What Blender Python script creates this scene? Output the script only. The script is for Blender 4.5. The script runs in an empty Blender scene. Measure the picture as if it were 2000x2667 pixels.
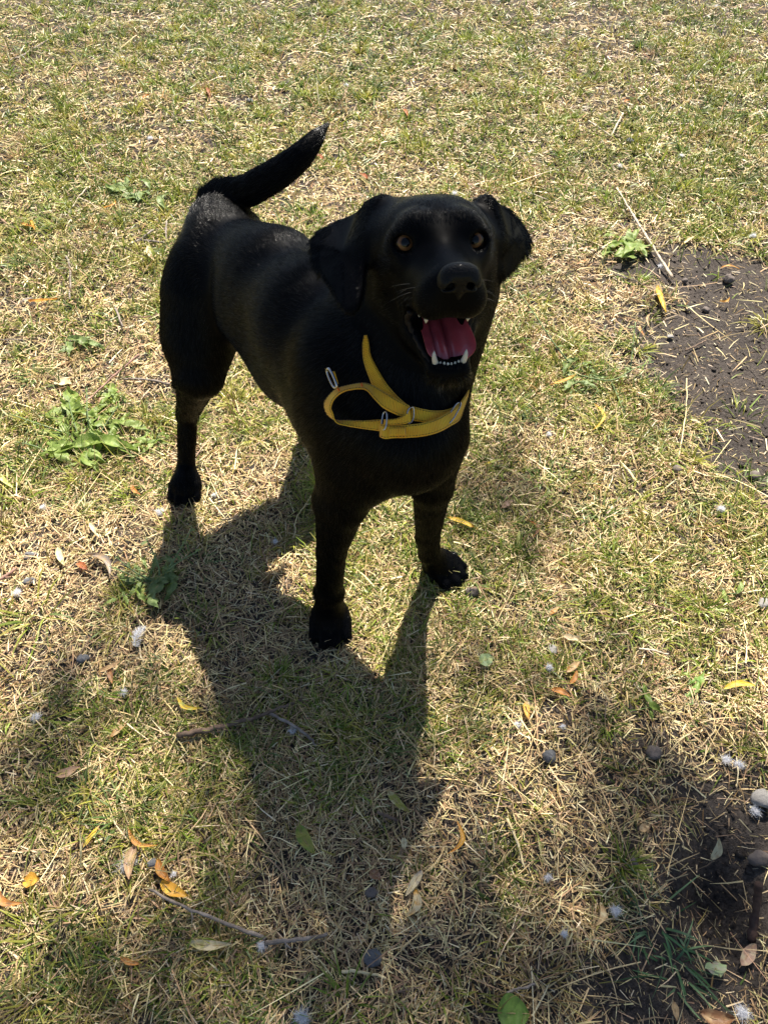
import bpy, math, random
import numpy as np
from mathutils import Vector, Matrix

SC = bpy.context.scene
COL = SC.collection
R_ = math.radians

# ------------------------------------------------------------------ camera, sky, sun, exposure
CAM_H = 1.11
PITCH = R_(49.0)
FPX = 1900.0                       # focal length in pixels of the 2000 x 2667 photograph
cam_d = bpy.data.cameras.new('camera')
cam_d.sensor_fit = 'HORIZONTAL'
cam_d.sensor_width = 36.0
cam_d.lens = 36.0 * FPX / 2000.0
cam_d.clip_start = 0.02
cam_d.clip_end = 600.0
cam = bpy.data.objects.new('camera', cam_d)
cam.location = (0, 0, CAM_H)
cam.rotation_euler = (R_(90) - PITCH, 0, 0)
COL.objects.link(cam)
SC.camera = cam

SUN_EL = R_(54.0)
SUN_AZ = R_(12.0)                  # the sun stands beyond the dog, this far to the right of straight ahead
SUN_DIR = np.array([math.sin(SUN_AZ) * math.cos(SUN_EL), math.cos(SUN_AZ) * math.cos(SUN_EL), math.sin(SUN_EL)])
world = bpy.data.worlds.new('World')
SC.world = world
world.use_nodes = True
wn = world.node_tree
wn.nodes.clear()
sky = wn.nodes.new('ShaderNodeTexSky')
sky.sky_type = 'NISHITA'
sky.sun_disc = False
sky.sun_elevation = SUN_EL
sky.sun_rotation = SUN_AZ
bg = wn.nodes.new('ShaderNodeBackground')
bg.inputs['Strength'].default_value = 0.050
wo = wn.nodes.new('ShaderNodeOutputWorld')
wn.links.new(sky.outputs[0], bg.inputs[0])
wn.links.new(bg.outputs[0], wo.inputs[0])
sun_d = bpy.data.lights.new('sun', 'SUN')
sun_d.energy = 5.0
sun_d.angle = R_(0.6)
sun_d.color = (1.0, 0.93, 0.82)
sun = bpy.data.objects.new('sun', sun_d)
sun.rotation_euler = Vector(SUN_DIR).to_track_quat('Z', 'Y').to_euler()
sun.location = (2, 4, 8)
COL.objects.link(sun)
SC.view_settings.view_transform = 'Standard'
SC.view_settings.look = 'None'
SC.view_settings.exposure = 1.5
SC.view_settings.gamma = 1.0
SC.view_settings.use_curve_mapping = False

# ------------------------------------------------------------------ helpers
CX = np.array([1.0, 0, 0])
CU = np.array([0, math.sin(PITCH), math.cos(PITCH)])
CF = np.array([0, math.cos(PITCH), -math.sin(PITCH)])
C0 = np.array([0, 0, CAM_H])


def P(px, py, d):
    """the point that lies d metres deep behind a spot of the photograph"""
    return C0 + d * (CF + CX * (px - 1000.0) / FPX + CU * (1333.5 - py) / FPX)


def G(px, py, z=0.0):
    """the point at height z seen at a spot of the photograph"""
    r = CF + CX * (px - 1000.0) / FPX + CU * (1333.5 - py) / FPX
    return C0 + r * ((z - CAM_H) / r[2])


def unit(v):
    v = np.asarray(v, float)
    return v / max(1e-12, np.linalg.norm(v))


def tag(o, label=None, cat=None, group=None, kind=None):
    if label:
        o['label'] = label
    if cat:
        o['category'] = cat
    if group:
        o['group'] = group
    if kind:
        o['kind'] = kind
    return o


def empty(name, loc=(0, 0, 0), rz=0.0):
    o = bpy.data.objects.new(name, None)
    o.empty_display_size = 0.05
    o.location = loc
    o.rotation_euler = (0, 0, rz)
    COL.objects.link(o)
    return o


def mesh_obj(name, verts, faces, mat=None, parent=None, smooth=True):
    """verts are in world space; a child keeps its parent's frame"""
    me = bpy.data.meshes.new(name)
    verts = np.asarray(verts, float)
    if parent is not None:
        inv = frame(parent).inverted()
        a = np.array(inv)
        verts = verts @ a[:3, :3].T + a[:3, 3]
    me.from_pydata(verts.tolist(), [], [tuple(int(i) for i in f) for f in faces])
    if smooth:
        me.polygons.foreach_set('use_smooth', [True] * len(me.polygons))
    me.update()
    o = bpy.data.objects.new(name, me)
    if mat:
        me.materials.append(mat)
    if parent is not None:
        o.parent = parent
    COL.objects.link(o)
    return o


def frame(o):
    m = Matrix.LocRotScale(o.location, o.rotation_euler, o.scale)
    return frame(o.parent) @ m if o.parent else m


def quad_mesh(name, verts, quads, mat=None, parent=None):
    """numpy quads (n x 4), fast"""
    me = bpy.data.meshes.new(name)
    if parent is not None:
        a = np.array(frame(parent).inverted())
        verts = verts @ a[:3, :3].T + a[:3, 3]
    nv, nf = len(verts), len(quads)
    me.vertices.add(nv)
    me.vertices.foreach_set('co', np.ascontiguousarray(verts, np.float32).ravel())
    me.loops.add(nf * 4)
    me.loops.foreach_set('vertex_index', np.ascontiguousarray(quads, np.int32).ravel())
    me.polygons.add(nf)
    me.polygons.foreach_set('loop_start', np.arange(0, nf * 4, 4, dtype=np.int32))
    me.polygons.foreach_set('use_smooth', np.ones(nf, bool))
    me.update(calc_edges=True)
    if mat:
        me.materials.append(mat)
    o = bpy.data.objects.new(name, me)
    if parent is not None:
        o.parent = parent
    COL.objects.link(o)
    return o


def new_mat(name):
    m = bpy.data.materials.new(name)
    m.use_nodes = True
    nt = m.node_tree
    nt.nodes.clear()
    out = nt.nodes.new('ShaderNodeOutputMaterial')
    return m, nt, out


def principled(name, col, rough=0.5, spec=0.5, noise=None, bump=None, **kw):
    m, nt, out = new_mat(name)
    b = nt.nodes.new('ShaderNodeBsdfPrincipled')
    b.inputs['Base Color'].default_value = (*col, 1)
    b.inputs['Roughness'].default_value = rough
    b.inputs['Specular IOR Level'].default_value = spec
    for k, v in kw.items():
        b.inputs[k.replace('_', ' ')].default_value = v
    nt.links.new(b.outputs[0], out.inputs[0])
    tc = nt.nodes.new('ShaderNodeTexCoord')
    if noise:
        col2, scale = noise
        n = nt.nodes.new('ShaderNodeTexNoise')
        n.inputs['Scale'].default_value = scale
        n.inputs['Detail'].default_value = 5
        nt.links.new(tc.outputs['Object'], n.inputs['Vector'])
        r = nt.nodes.new('ShaderNodeMapRange')
        r.inputs['From Min'].default_value = 0.35
        r.inputs['From Max'].default_value = 0.65
        nt.links.new(n.outputs['Fac'], r.inputs['Value'])
        mx = nt.nodes.new('ShaderNodeMix')
        mx.data_type = 'RGBA'
        mx.inputs['A'].default_value = (*col, 1)
        mx.inputs['B'].default_value = (*col2, 1)
        nt.links.new(r.outputs[0], mx.inputs['Factor'])
        nt.links.new(mx.outputs['Result'], b.inputs['Base Color'])
    if bump:
        scale, strength, dist = bump
        n = nt.nodes.new('ShaderNodeTexNoise')
        n.inputs['Scale'].default_value = scale
        n.inputs['Detail'].default_value = 6
        nt.links.new(tc.outputs['Object'], n.inputs['Vector'])
        bp = nt.nodes.new('ShaderNodeBump')
        bp.inputs['Strength'].default_value = strength
        bp.inputs['Distance'].default_value = dist
        nt.links.new(n.outputs['Fac'], bp.inputs['Height'])
        nt.links.new(bp.outputs[0], b.inputs['Normal'])
    return m

# ------------------------------------------------------------------ solid modelling with distance fields
class Prim:
    """kind 'cone' a,ra -> b,rb ; 'ell' c, radii, axes ; 'tri' a,b,c,thickness. k: blend width. flow: hair direction"""
    def __init__(s, kind, k=0.03, flow=None, hair=1.0, sub=False, **kw):
        s.kind, s.k, s.hair, s.sub = kind, k, hair, sub
        s.__dict__.update(kw)
        if flow is None and kind == 'cone':
            flow = s.b - s.a
        s.flow = unit(flow) if flow is not None else np.array([0, 0, -1.0])

    def dist(s, p):
        if s.kind == 'cone':
            ba = s.b - s.a
            l2 = max(1e-12, float(ba @ ba))
            pa = p - s.a
            h = np.clip((pa @ ba) / l2, 0, 1)
            q = pa - h[:, None] * ba
            return np.sqrt((q * q).sum(1)) - (s.ra + (s.rb - s.ra) * h)
        if s.kind == 'ell':
            q = (p - s.c) @ s.ax.T
            k0 = np.sqrt(((q / s.r) ** 2).sum(1))
            k1 = np.sqrt(((q / (s.r ** 2)) ** 2).sum(1))
            return k0 * (k0 - 1.0) / np.maximum(k1, 1e-6)
        if s.kind == 'fan':
            m = np.full(len(p), 9.0)
            for t in s.tris:
                m = np.minimum(m, s.tdist(p, *t))
            return m - s.th
        return s.tdist(p, s.a, s.b, s.c) - s.th

    def tdist(s, p, a, b, c):
        ba, cb, ac = b - a, c - b, a - c
        n = np.cross(ba, ac)
        pa, pb, pc = p - a, p - b, p - c

        def edge(e, q):
            t = np.clip((q @ e) / (e @ e), 0, 1)
            d = q - t[:, None] * e
            return (d * d).sum(1)
        inside = (np.sign(pa @ np.cross(ba, n)) + np.sign(pb @ np.cross(cb, n)) + np.sign(pc @ np.cross(ac, n))) >= 2.0
        de = np.minimum(np.minimum(edge(ba, pa), edge(cb, pb)), edge(ac, pc))
        dn = (pa @ n) ** 2 / (n @ n)
        return np.sqrt(np.where(inside, dn, de))

    def bound(s):
        if s.kind == 'cone':
            return np.minimum(s.a - s.ra, s.b - s.rb), np.maximum(s.a + s.ra, s.b + s.rb)
        if s.kind == 'ell':
            m = s.r.max()
            return s.c - m, s.c + m
        pts = np.array([s.a, s.b, s.c]) if s.kind == 'tri' else s.pts
        return pts.min(0) - s.th, pts.max(0) + s.th


def field(prims, p):
    d = np.full(len(p), 1.0)
    for q in prims:
        e = q.dist(p)
        if q.sub:
            h = np.clip(0.5 - 0.5 * (d + e) / q.k, 0, 1)
            d = d * (1 - h) - e * h + q.k * h * (1 - h)
        else:
            h = np.clip(0.5 + 0.5 * (d - e) / q.k, 0, 1)
            d = d * (1 - h) + e * h - q.k * h * (1 - h)
    return d


def surface(prims, cell, refine=2):
    """surface nets over the blocks that the surface crosses; returns verts, quads"""
    lo = np.min([q.bound()[0] for q in prims if not q.sub], 0) - 4 * cell
    hi = np.max([q.bound()[1] for q in prims if not q.sub], 0) + 4 * cell
    B = 12
    nb = np.ceil((hi - lo) / (cell * B)).astype(int)
    n = nb * B + 1
    F = np.full(tuple(n), 1.0, np.float32)
    bi = np.stack(np.meshgrid(*[np.arange(k) for k in nb], indexing='ij'), -1).reshape(-1, 3)
    bc = lo + (bi + 0.5) * B * cell
    rad = B * cell * 0.5 * math.sqrt(3)
    D = np.stack([q.dist(bc) for q in prims], 1)
    near = np.abs(np.where([q.sub for q in prims], 9.0, D)).min(1)
    f0 = field(prims, bc)
    g = np.arange(B + 1) * cell
    off = np.stack(np.meshgrid(g, g, g, indexing='ij'), -1).reshape(-1, 3)
    for i in np.nonzero((np.abs(f0) < rad * 2.2 + 0.02) | (near < rad))[0]:
        act = [q for j, q in enumerate(prims) if D[i, j] < max(0.0, D[i].min()) + rad * 2 + 2 * q.k + 0.01]
        v = field(act, bc[i] - 0.5 * B * cell + off).reshape(B + 1, B + 1, B + 1)
        x, y, z = bi[i] * B
        F[x:x + B + 1, y:y + B + 1, z:z + B + 1] = v
    # blocks not visited: sign by centre value
    skip = np.nonzero(~((np.abs(f0) < rad * 2.2 + 0.02) | (near < rad)))[0]
    for i in skip:
        if f0[i] < 0:
            x, y, z = bi[i] * B
            sl = F[x + 1:x + B, y + 1:y + B, z + 1:z + B]
            sl[:] = -1.0
            F[x:x + B + 1, y:y + B + 1, z:z + B + 1] = np.where(F[x:x + B + 1, y:y + B + 1, z:z + B + 1] == 1.0, -1.0,
                                                            F[x:x + B + 1, y:y + B + 1, z:z + B + 1])
    S = F < 0
    sx, sy, sz = n - 1
    cnt = np.zeros((sx, sy, sz), np.int8)
    for a in (0, 1):
        for b in (0, 1):
            for d in (0, 1):
                cnt += S[a:a + sx, b:b + sy, d:d + sz]
    act = (cnt > 0) & (cnt < 8)
    idx = -np.ones((sx, sy, sz), np.int32)
    cells = np.argwhere(act)
    idx[act] = np.arange(len(cells))
    acc = np.zeros((len(cells), 3))
    w = np.zeros(len(cells))
    corners = [(a, b, d) for a in (0, 1) for b in (0, 1) for d in (0, 1)]
    for i in range(8):
        for j in range(i + 1, 8):
            ca, cb = np.array(corners[i]), np.array(corners[j])
            if np.abs(ca - cb).sum() != 1:
                continue
            fa = F[tuple((cells + ca).T)]
            fb = F[tuple((cells + cb).T)]
            m = (fa < 0) != (fb < 0)
            t = np.where(m, fa / np.where(m, fa - fb, 1), 0)
            acc += m[:, None] * (ca + t[:, None] * (cb - ca))
            w += m
    V = lo + (cells + acc / np.maximum(w, 1)[:, None]) * cell
    quads = []
    for ax in range(3):
        o1, o2 = [(1, 2), (2, 0), (0, 1)][ax]
        rng = [slice(0, n[k] - 1) if k == ax else slice(1, n[k] - 1) for k in range(3)]
        A = S[tuple(rng)]
        rng2 = [slice(1, n[k]) if k == ax else slice(1, n[k] - 1) for k in range(3)]
        Bv = S[tuple(rng2)]
        e = np.argwhere(A != Bv)
        inside = A[tuple(e.T)]
        base = e + np.array([0 if k == ax else 1 for k in range(3)])
        u1 = np.zeros(3, int); u1[o1] = 1
        u2 = np.zeros(3, int); u2[o2] = 1
        q = np.stack([idx[tuple((base - u1 - u2).T)], idx[tuple((base - u2).T)], idx[tuple(base.T)], idx[tuple((base - u1).T)]], 1)
        q = np.where(inside[:, None], q, q[:, ::-1])
        quads.append(q)
    Q = np.concatenate(quads)
    Q = Q[(Q >= 0).all(1)]
    for _ in range(refine):
        V = V - (lambda f, g: f[:, None] * g)(*sdf_grad(prims, V))
    return V, Q


def sdf_grad(prims, V, e=0.0008):
    f = field_culled(prims, V)
    g = np.stack([field_culled(prims, V + d) - field_culled(prims, V - d) for d in np.eye(3) * e], 1) / (2 * e)
    g2 = np.maximum((g * g).sum(1), 0.05)
    return np.clip(f / g2, -0.004, 0.004), g


def field_culled(prims, V, B=0.06):
    """field at scattered points, bucketed so that far shapes are skipped"""
    key = np.floor(V / B).astype(int)
    key -= key.min(0)
    m = key.max(0) + 1
    k = (key[:, 0] * m[1] + key[:, 1]) * m[2] + key[:, 2]
    order = np.argsort(k, kind='stable')
    ks = k[order]
    starts = np.concatenate([[0], np.nonzero(np.diff(ks))[0] + 1, [len(ks)]])
    out = np.empty(len(V))
    rad = B * 0.87
    cs = np.array([V[order[s]] for s in starts[:-1]])
    D = np.stack([q.dist(cs) for q in prims], 1)
    for j in range(len(starts) - 1):
        ii = order[starts[j]:starts[j + 1]]
        act = [q for i, q in enumerate(prims) if D[j, i] < rad * 2 + 2 * q.k + 0.02]
        out[ii] = field(act, V[ii]) if act else 1.0
    return out


def cone(a, ra, b, rb, k=0.03, **kw):
    return Prim('cone', k=k, a=np.asarray(a, float), ra=ra, b=np.asarray(b, float), rb=rb, **kw)


def ell(c, r, ax=None, k=0.03, **kw):
    ax = np.eye(3) if ax is None else np.asarray(ax, float)
    return Prim('ell', k=k, c=np.asarray(c, float), r=np.asarray(r, float), ax=ax, **kw)


def tri(a, b, c, th, k=0.01, **kw):
    return Prim('tri', k=k, a=np.asarray(a, float), b=np.asarray(b, float), c=np.asarray(c, float), th=th, **kw)


def fan(mid, ring, th, k=0.01, **kw):
    ring = [np.asarray(q, float) for q in ring]
    tr = [(np.asarray(mid, float), a, b) for a, b in zip(ring, ring[1:] + ring[:1])]
    return Prim('fan', k=k, th=th, tris=tr, pts=np.array(ring + [mid]), **kw)

# ------------------------------------------------------------------ the dog
HX = unit(0.99 * CX + 0.07 * CU + 0.084 * CF)          # towards the dog's left
HM = unit(0.11 * CX - 0.66 * CU - 0.75 * CF)           # along the muzzle
HX = unit(HX - HM * (HX @ HM))
HU = np.cross(HM, HX)                                  # towards the top of the skull
HE = P(1147, 620, 0.80)                                # between the eyes
HAX = np.array([HX, HM, HU])


def H(x, y, z):
    return HE + HX * x + HM * y + HU * z


def hd(x, y, z):
    return HX * x + HM * y + HU * z


V3 = lambda *a: np.array(a, float)
FWD = unit(V3(0.55, -0.83, 0.0))
LEFT = unit(V3(0.83, 0.55, 0.0))
UP = V3(0, 0, 1)
BAX = np.array([LEFT, FWD, UP])


def torso_prims():
    L = []
    dn = V3(0, 0, -1)
    back = -FWD
    sp = dict(k=0.05)
    # pelvis, loin, ribs, chest
    L += [cone(V3(-.250, 1.115, .470), .066, V3(-.165, 1.02, .502), .066, flow=back - .3 * UP, **sp)]
    L += [cone(V3(-.180, 1.01, .465), .074, V3(-.098, .905, .478), .088, flow=back - .4 * UP, **sp)]
    L += [cone(V3(-.095, .91, .488), .084, V3(-.035, .81, .475), .086, flow=back - .4 * UP, **sp)]
    L += [cone(V3(-.118, .93, .415), .076, V3(-.022, .81, .412), .074, flow=back - .5 * UP, **sp)]
    L += [cone(V3(-.035, .80, .43), .094, V3(.026, .72, .440), .068, flow=back - .9 * UP, **sp)]
    L += [ell(V3(.016, .735, .436), (.066, .062, .052), BAX, k=.05, flow=dn - .3 * FWD)]
    L += [cone(V3(-.205, 1.02, .425), .056, V3(-.13, .93, .395), .060, flow=back, k=.05)]
    # prosternum
    L += [ell(V3(.042, .70, .44), (.05, .04, .055), BAX, k=.04, flow=dn)]
    # shoulders and upper arms
    L += [cone(V3(-.060, .775, .51), .045, V3(-.034, .715, .39), .046, k=.045, flow=dn + back * .5)]
    L += [cone(V3(.02, .84, .52), .045, V3(.062, .79, .40), .046, k=.045, flow=dn + back * .5)]
    # rump
    L += [cone(V3(-.295, 1.11, .45), .056, V3(-.325, 1.06, .36), .052, k=.05, flow=dn + back * .3)]
    L += [cone(V3(-.225, 1.15, .43), .055, V3(-.16, 1.16, .34), .055, k=.05, flow=dn + back * .3)]
    L += [ell(V3(-.270, 1.15, .480), (.056, .05, .05), BAX, k=.04, flow=back - .5 * UP)]
    # neck
    L += [cone(V3(-.015, .81, .51), .080, H(-.004, -.088, -.070), .066, k=.045, flow=dn + back * .35)]
    L += [cone(V3(.046, .80, .51), .074, H(.020, -.070, -.085), .070, k=.03, flow=dn + back * .35)]
    L += [cone(V3(.028, .735, .46), .070, H(0, -.045, -.115), .050, k=.05, flow=dn)]
    return L


def leg_prims():
    L = []
    dn = V3(0, 0, -1)
    # right front
    e, m, w = G(890, 1300, .325), G(864, 1432, .21), G(857, 1540, .098)
    L += [cone(V3(-.036, .72, .38), .048, e, .039, k=.04, flow=dn)]
    L += [cone(e, .039, m, .0230, k=.012, flow=dn), cone(m, .0230, w, .0215, k=.006, flow=dn)]
    L += [ell(w + V3(0, -.002, -.005), (.0235, .022, .026), k=.012, flow=dn)]
    L += [cone(w, .0225, G(858, 1590, .038), .0265, k=.006, flow=dn)]
    # left front
    e, m, w = G(1126, 1262, .27), G(1114, 1395, .135), G(1118, 1440, .085)
    L += [cone(V3(.078, .785, .375), .046, e, .031, k=.02, flow=dn)]
    L += [cone(e, .032, m, .020, k=.012, flow=dn), cone(m, .020, w, .019, k=.006, flow=dn)]
    L += [cone(w, .019, G(1136, 1462, .038), .024, k=.006, flow=dn)]
    # right hind: hip, stifle, hock, paw
    hip, st, ho = V3(-.300, 1.085, .42), V3(-.320, 1.010, .315), G(488, 1078, .155)
    L += [cone(hip, .064, st, .042, k=.05, flow=dn)]
    L += [cone(hip + V3(-.02, .03, -.03), .040, ho + V3(.0, -.005, .08), .012, k=.04, flow=dn)]
    L += [cone(st, .038, ho, .0195, k=.015, flow=dn)]
    L += [ell(ho + V3(0, .010, .004), (.017, .02, .024), k=.012, flow=dn)]
    L += [cone(ho, .0185, G(485, 1215, .045), .0175, k=.006, flow=dn)]
    L += [cone(G(485, 1215, .045), .018, G(484, 1262, .028), .024, k=.006, flow=dn)]
    # left hind, mostly behind the body
    hip, st, ho = V3(-.215, 1.14, .38), V3(-.135, 1.13, .30), V3(-.15, 1.24, .155)
    L += [cone(hip, .060, st, .050, k=.03, flow=dn)]
    L += [cone(st, .046, ho, .0195, k=.015, flow=dn)]
    pw = V3(-.155, 1.215, .03)
    L += [cone(ho, .0185, pw, .02, k=.018, flow=dn)]
    # paws
    for c, d, s in PAWS:
        c = np.asarray(c)
        d = unit(d)
        sd = np.cross(d, UP)
        L += [ell(c + UP * .002, (.030 * s, .032 * s, .021 * s), np.array([sd, d, UP]), k=.020, flow=d - .3 * UP)]
        for t, (o, ln, zz) in enumerate(((-.0225, .014, 0), (-.0085, .026, .004), (.0085, .026, .004), (.0225, .014, 0))):
            b = c + sd * o * s + d * .006
            f = c + sd * o * 1.12 * s + d * (ln + .014) * s - UP * .008
            L += [cone(b + UP * (.004 + zz), .0125 * s, f, .0105 * s, k=.004, flow=d - .5 * UP)]
    return L


PAWS = [(G(861, 1612, .022), V3(.02, -1, 0), 1.05), (G(1150, 1472, .022), V3(.75, -.62, 0), 1.0),
        (G(484, 1262, .022), V3(.0, -1, 0), .95), (V3(-.155, 1.205, .022), V3(.1, -1, 0), .95)]


def tail_prims():
    pts = [(V3(-.268, 1.145, .488), .042), (G(566, 536, .520), .033), (G(640, 498, .548), .0245), (G(715, 456, .575), .0225),
           (G(775, 412, .598), .0195), (G(815, 368, .615), .0135), (G(836, 342, .622), .0068), (G(852, 324, .626), .0022)]
    pp = [p for p, r in pts]
    rr = [r for p, r in pts]
    out = []
    for i in range(len(pp) - 1):           # a smooth run of short pieces
        a, b, c, d = pp[max(i - 1, 0)], pp[i], pp[i + 1], pp[min(i + 2, len(pp) - 1)]
        for j in range(4):
            t = j / 4
            q = .5 * ((2 * b) + (c - a) * t + (2 * a - 5 * b + 4 * c - d) * t * t + (3 * b - a - 3 * c + d) * t ** 3)
            out.append((q, rr[i] + (rr[i + 1] - rr[i]) * t))
    pts = out + [pts[-1]]
    return [cone(a[0], a[1], b[0], b[1], k=.035 if i < 2 else .003, hair=1.45 - .030 * i) for i, (a, b) in enumerate(zip(pts, pts[1:]))]


def head_prims():
    L = []
    up_back = hd(0, -1, .25)
    A = HAX
    for s in (-1, 1):
        L += [ell(H(s * .021, -.060, -.022), (.042, .066, .042), A, k=.02, flow=up_back)]
    L += [ell(H(0, -.03, -.005), (.046, .045, .028), A, k=.03, flow=up_back)]
    for s in (-1, 1):
        L += [ell(H(s * .026, -.010, .009), (.019, .020, .016), A, k=.012, flow=up_back)]
        L += [ell(H(s * .043, -.045, -.043), (.028, .043, .040), A, k=.03, flow=hd(s * .3, -1, -.3))]
        L += [ell(H(s * .036, -.004, -.024), (.019, .026, .018), A, k=.016, flow=hd(s * .4, -1, -.2))]
    # muzzle
    L += [cone(H(0, -.005, -.016), .024, H(0, .080, -.014), .0170, k=.02, flow=hd(0, -1, .0))]
    for s in (-1, 1):
        L += [cone(H(s * .018, .0, -.034), .025, H(s * .0145, .072, -.026), .0190, k=.016, flow=hd(s * .3, -1, -.3))]
        L += [cone(H(s * .028, .010, -.052), .019, H(s * .0215, .068, -.040), .0175, k=.014, flow=hd(s * .3, -.8, -.6))]
    L += [cone(H(-.017, .074, -.038), .0155, H(.017, .074, -.038), .0155, k=.012, flow=hd(0, -.5, -1))]
    # lower jaw
    for s in (-1, 1):
        L += [cone(H(s * .040, -.035, -.075), .020, H(s * .028 + .001, .015, -.104), .0120, k=.02, flow=hd(0, -1, -.3))]
        L += [cone(H(s * .028 + .001, .015, -.104), .0115, H(s * .0150 + .005, .062, -.128), .0095, k=.012, flow=hd(0, -1, -.3))]
        # skin between the lips at the corner
        L += [tri(H(s * .038, .020, -.066), H(s * .042, -.02, -.058), H(s * .036, .002, -.100), .0045, k=.008, flow=hd(0, -1, 0))]
    L += [tri(H(-.028, .0, -.116), H(.028, .0, -.116), H(.005, .066, -.132), .0070, k=.012, flow=hd(0, -1, 0))]
    L += [cone(H(-.008, .064, -.128), .0100, H(.018, .064, -.128), .0100, k=.010, flow=hd(0, -1, -.5))]
    L += [cone(H(0, -.03, -.10), .046, H(0, .015, -.116), .020, k=.02, flow=hd(0, -1, -.6))]
    # mouth, hollow
    L += [cone(H(0, -.01, -.080), .020, H(.003, .055, -.088), .021, k=.008, sub=True)]
    # eye sockets with lids
    for s in (-1, 1):
        c = EYES[s]
        L += [ell(c, (.0175, .0150, .0150), A, k=.012, flow=up_back)]
        L += [ell(c + unit(hd(s * .28, 1, .25)) * .015, (.0110, .0170, .0092), A, k=.003, sub=True)]
    # ears
    f1 = hd(-.5, .1, -1)
    L += [fan(EARL[0], EARL[1:], .0048, k=.010, flow=f1, hair=.75)]
    L += [cone(P(990, 560, .862), .014, P(972, 625, .85), .012, k=.03, flow=f1)]
    f1 = hd(.5, .1, -1)
    L += [fan(EARR[0], EARR[1:], .0048, k=.010, flow=f1, hair=.75)]
    L += [cone(P(1262, 545, .87), .012, P(1284, 625, .86), .010, k=.02, flow=f1)]
    return L


EYES = {s: H(s * .0385 - (.0 if s < 0 else .001), -.004, -.005) for s in (-1, 1)}
EARL = [P(*q) for q in ((900, 660, .855), (1002, 533, .86), (965, 545, .87), (935, 562, .882), (880, 586, .892), (838, 608, .892), (823, 632, .885),
                        (826, 672, .875), (843, 706, .865), (868, 742, .850), (890, 784, .838), (905, 806, .830), (917, 810, .828),
                        (928, 798, .828), (938, 765, .832), (941, 725, .838), (950, 670, .842), (968, 620, .848))]
EARR = [P(*q) for q in ((1325, 625, .875), (1262, 528, .87), (1290, 538, .885), (1318, 550, .90), (1342, 576, .912), (1362, 604, .915),
                        (1370, 626, .912), (1362, 652, .905), (1345, 676, .895), (1322, 704, .882), (1306, 718, .875), (1299, 700, .868),
                        (1294, 660, .862), (1286, 600, .862))]

coat_skin = principled('black_coat', (.0012, .0012, .0016), .45, .045)
DOG = empty('dog', (-.10, .92, 0))
tag(DOG, 'black short-haired dog standing on the dry grass with its mouth open and tail raised', 'dog')
import time as _t
t0 = _t.time()
prims = torso_prims() + leg_prims() + tail_prims() + head_prims()
BV, BQ = surface(prims, .004)
body = quad_mesh('body', BV, BQ, coat_skin, DOG)
print('body', len(BV), len(BQ), _t.time() - t0)

from mathutils.bvhtree import BVHTree
BVH = BVHTree.FromPolygons(BV.tolist(), BQ.tolist())


def S(px, py, off=0.0, dflt=.95):
    """the spot of the coat seen at a place of the photograph, lifted by off towards the viewer"""
    r = CF + CX * (px - 1000.0) / FPX + CU * (1333.5 - py) / FPX
    u = unit(r)
    h = BVH.ray_cast(Vector(C0), Vector(u))
    if h[0] is None:
        return C0 + r * dflt
    return np.array(h[0]) - u * off


def catmull(pts, n):
    pts = np.asarray(pts, float)
    p = np.vstack([2 * pts[0] - pts[1], pts, 2 * pts[-1] - pts[-2]])
    out = []
    for i in range(1, len(p) - 2):
        for t in np.arange(n) / n:
            a, b, c, d = p[i - 1], p[i], p[i + 1], p[i + 2]
            out.append(.5 * ((2 * b) + (-a + c) * t + (2 * a - 5 * b + 4 * c - d) * t * t + (-a + 3 * b - 3 * c + d) * t ** 3))
    out.append(p[-2])
    return np.array(out)


def tube_geo(pts, rad, seg=8, closed=False):
    pts = np.asarray(pts, float)
    n = len(pts)
    rad = np.full(n, rad) if np.isscalar(rad) else np.asarray(rad, float)
    tg = np.roll(pts, -1, 0) - np.roll(pts, 1, 0)
    if not closed:
        tg[0], tg[-1] = pts[1] - pts[0], pts[-1] - pts[-2]
    tg /= np.maximum(np.linalg.norm(tg, axis=1), 1e-9)[:, None]
    ref = unit(np.cross(tg[0], [0.3, 0.2, 1.0]))
    V, F = [], []
    for i in range(n):
        ref = unit(ref - tg[i] * (ref @ tg[i]))
        bi = np.cross(tg[i], ref)
        for k in range(seg):
            a = 2 * math.pi * k / seg
            V.append(pts[i] + rad[i] * (ref * math.cos(a) + bi * math.sin(a)))
    m = n if closed else n - 1
    for i in range(m):
        for k in range(seg):
            a, b = i * seg + k, i * seg + (k + 1) % seg
            c, d = ((i + 1) % n) * seg + (k + 1) % seg, ((i + 1) % n) * seg + k
            F.append((a, b, c, d))
    if not closed:
        F.append(tuple(range(seg))[::-1])
        F.append(tuple(range((n - 1) * seg, n * seg)))
    return V, F


def merge(parts):
    V, F = [], []
    for v, f in parts:
        o = len(V)
        V += list(v)
        F += [tuple(i + o for i in q) for q in f]
    return V, F


def ball_geo(c, r, ax=None, nu=16, nv=10):
    ax = np.eye(3) if ax is None else np.asarray(ax)
    r = np.full(3, r) if np.isscalar(r) else np.asarray(r)
    V, F = [], []
    for j in range(nv + 1):
        th = math.pi * j / nv
        for i in range(nu):
            ph = 2 * math.pi * i / nu
            q = np.array([math.sin(th) * math.cos(ph), math.sin(th) * math.sin(ph), math.cos(th)]) * r
            V.append(np.asarray(c) + q @ ax)
    for j in range(nv):
        for i in range(nu):
            a, b = j * nu + i, j * nu + (i + 1) % nu
            F.append((a, a + nu, b + nu, b))
    return V, F


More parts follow.
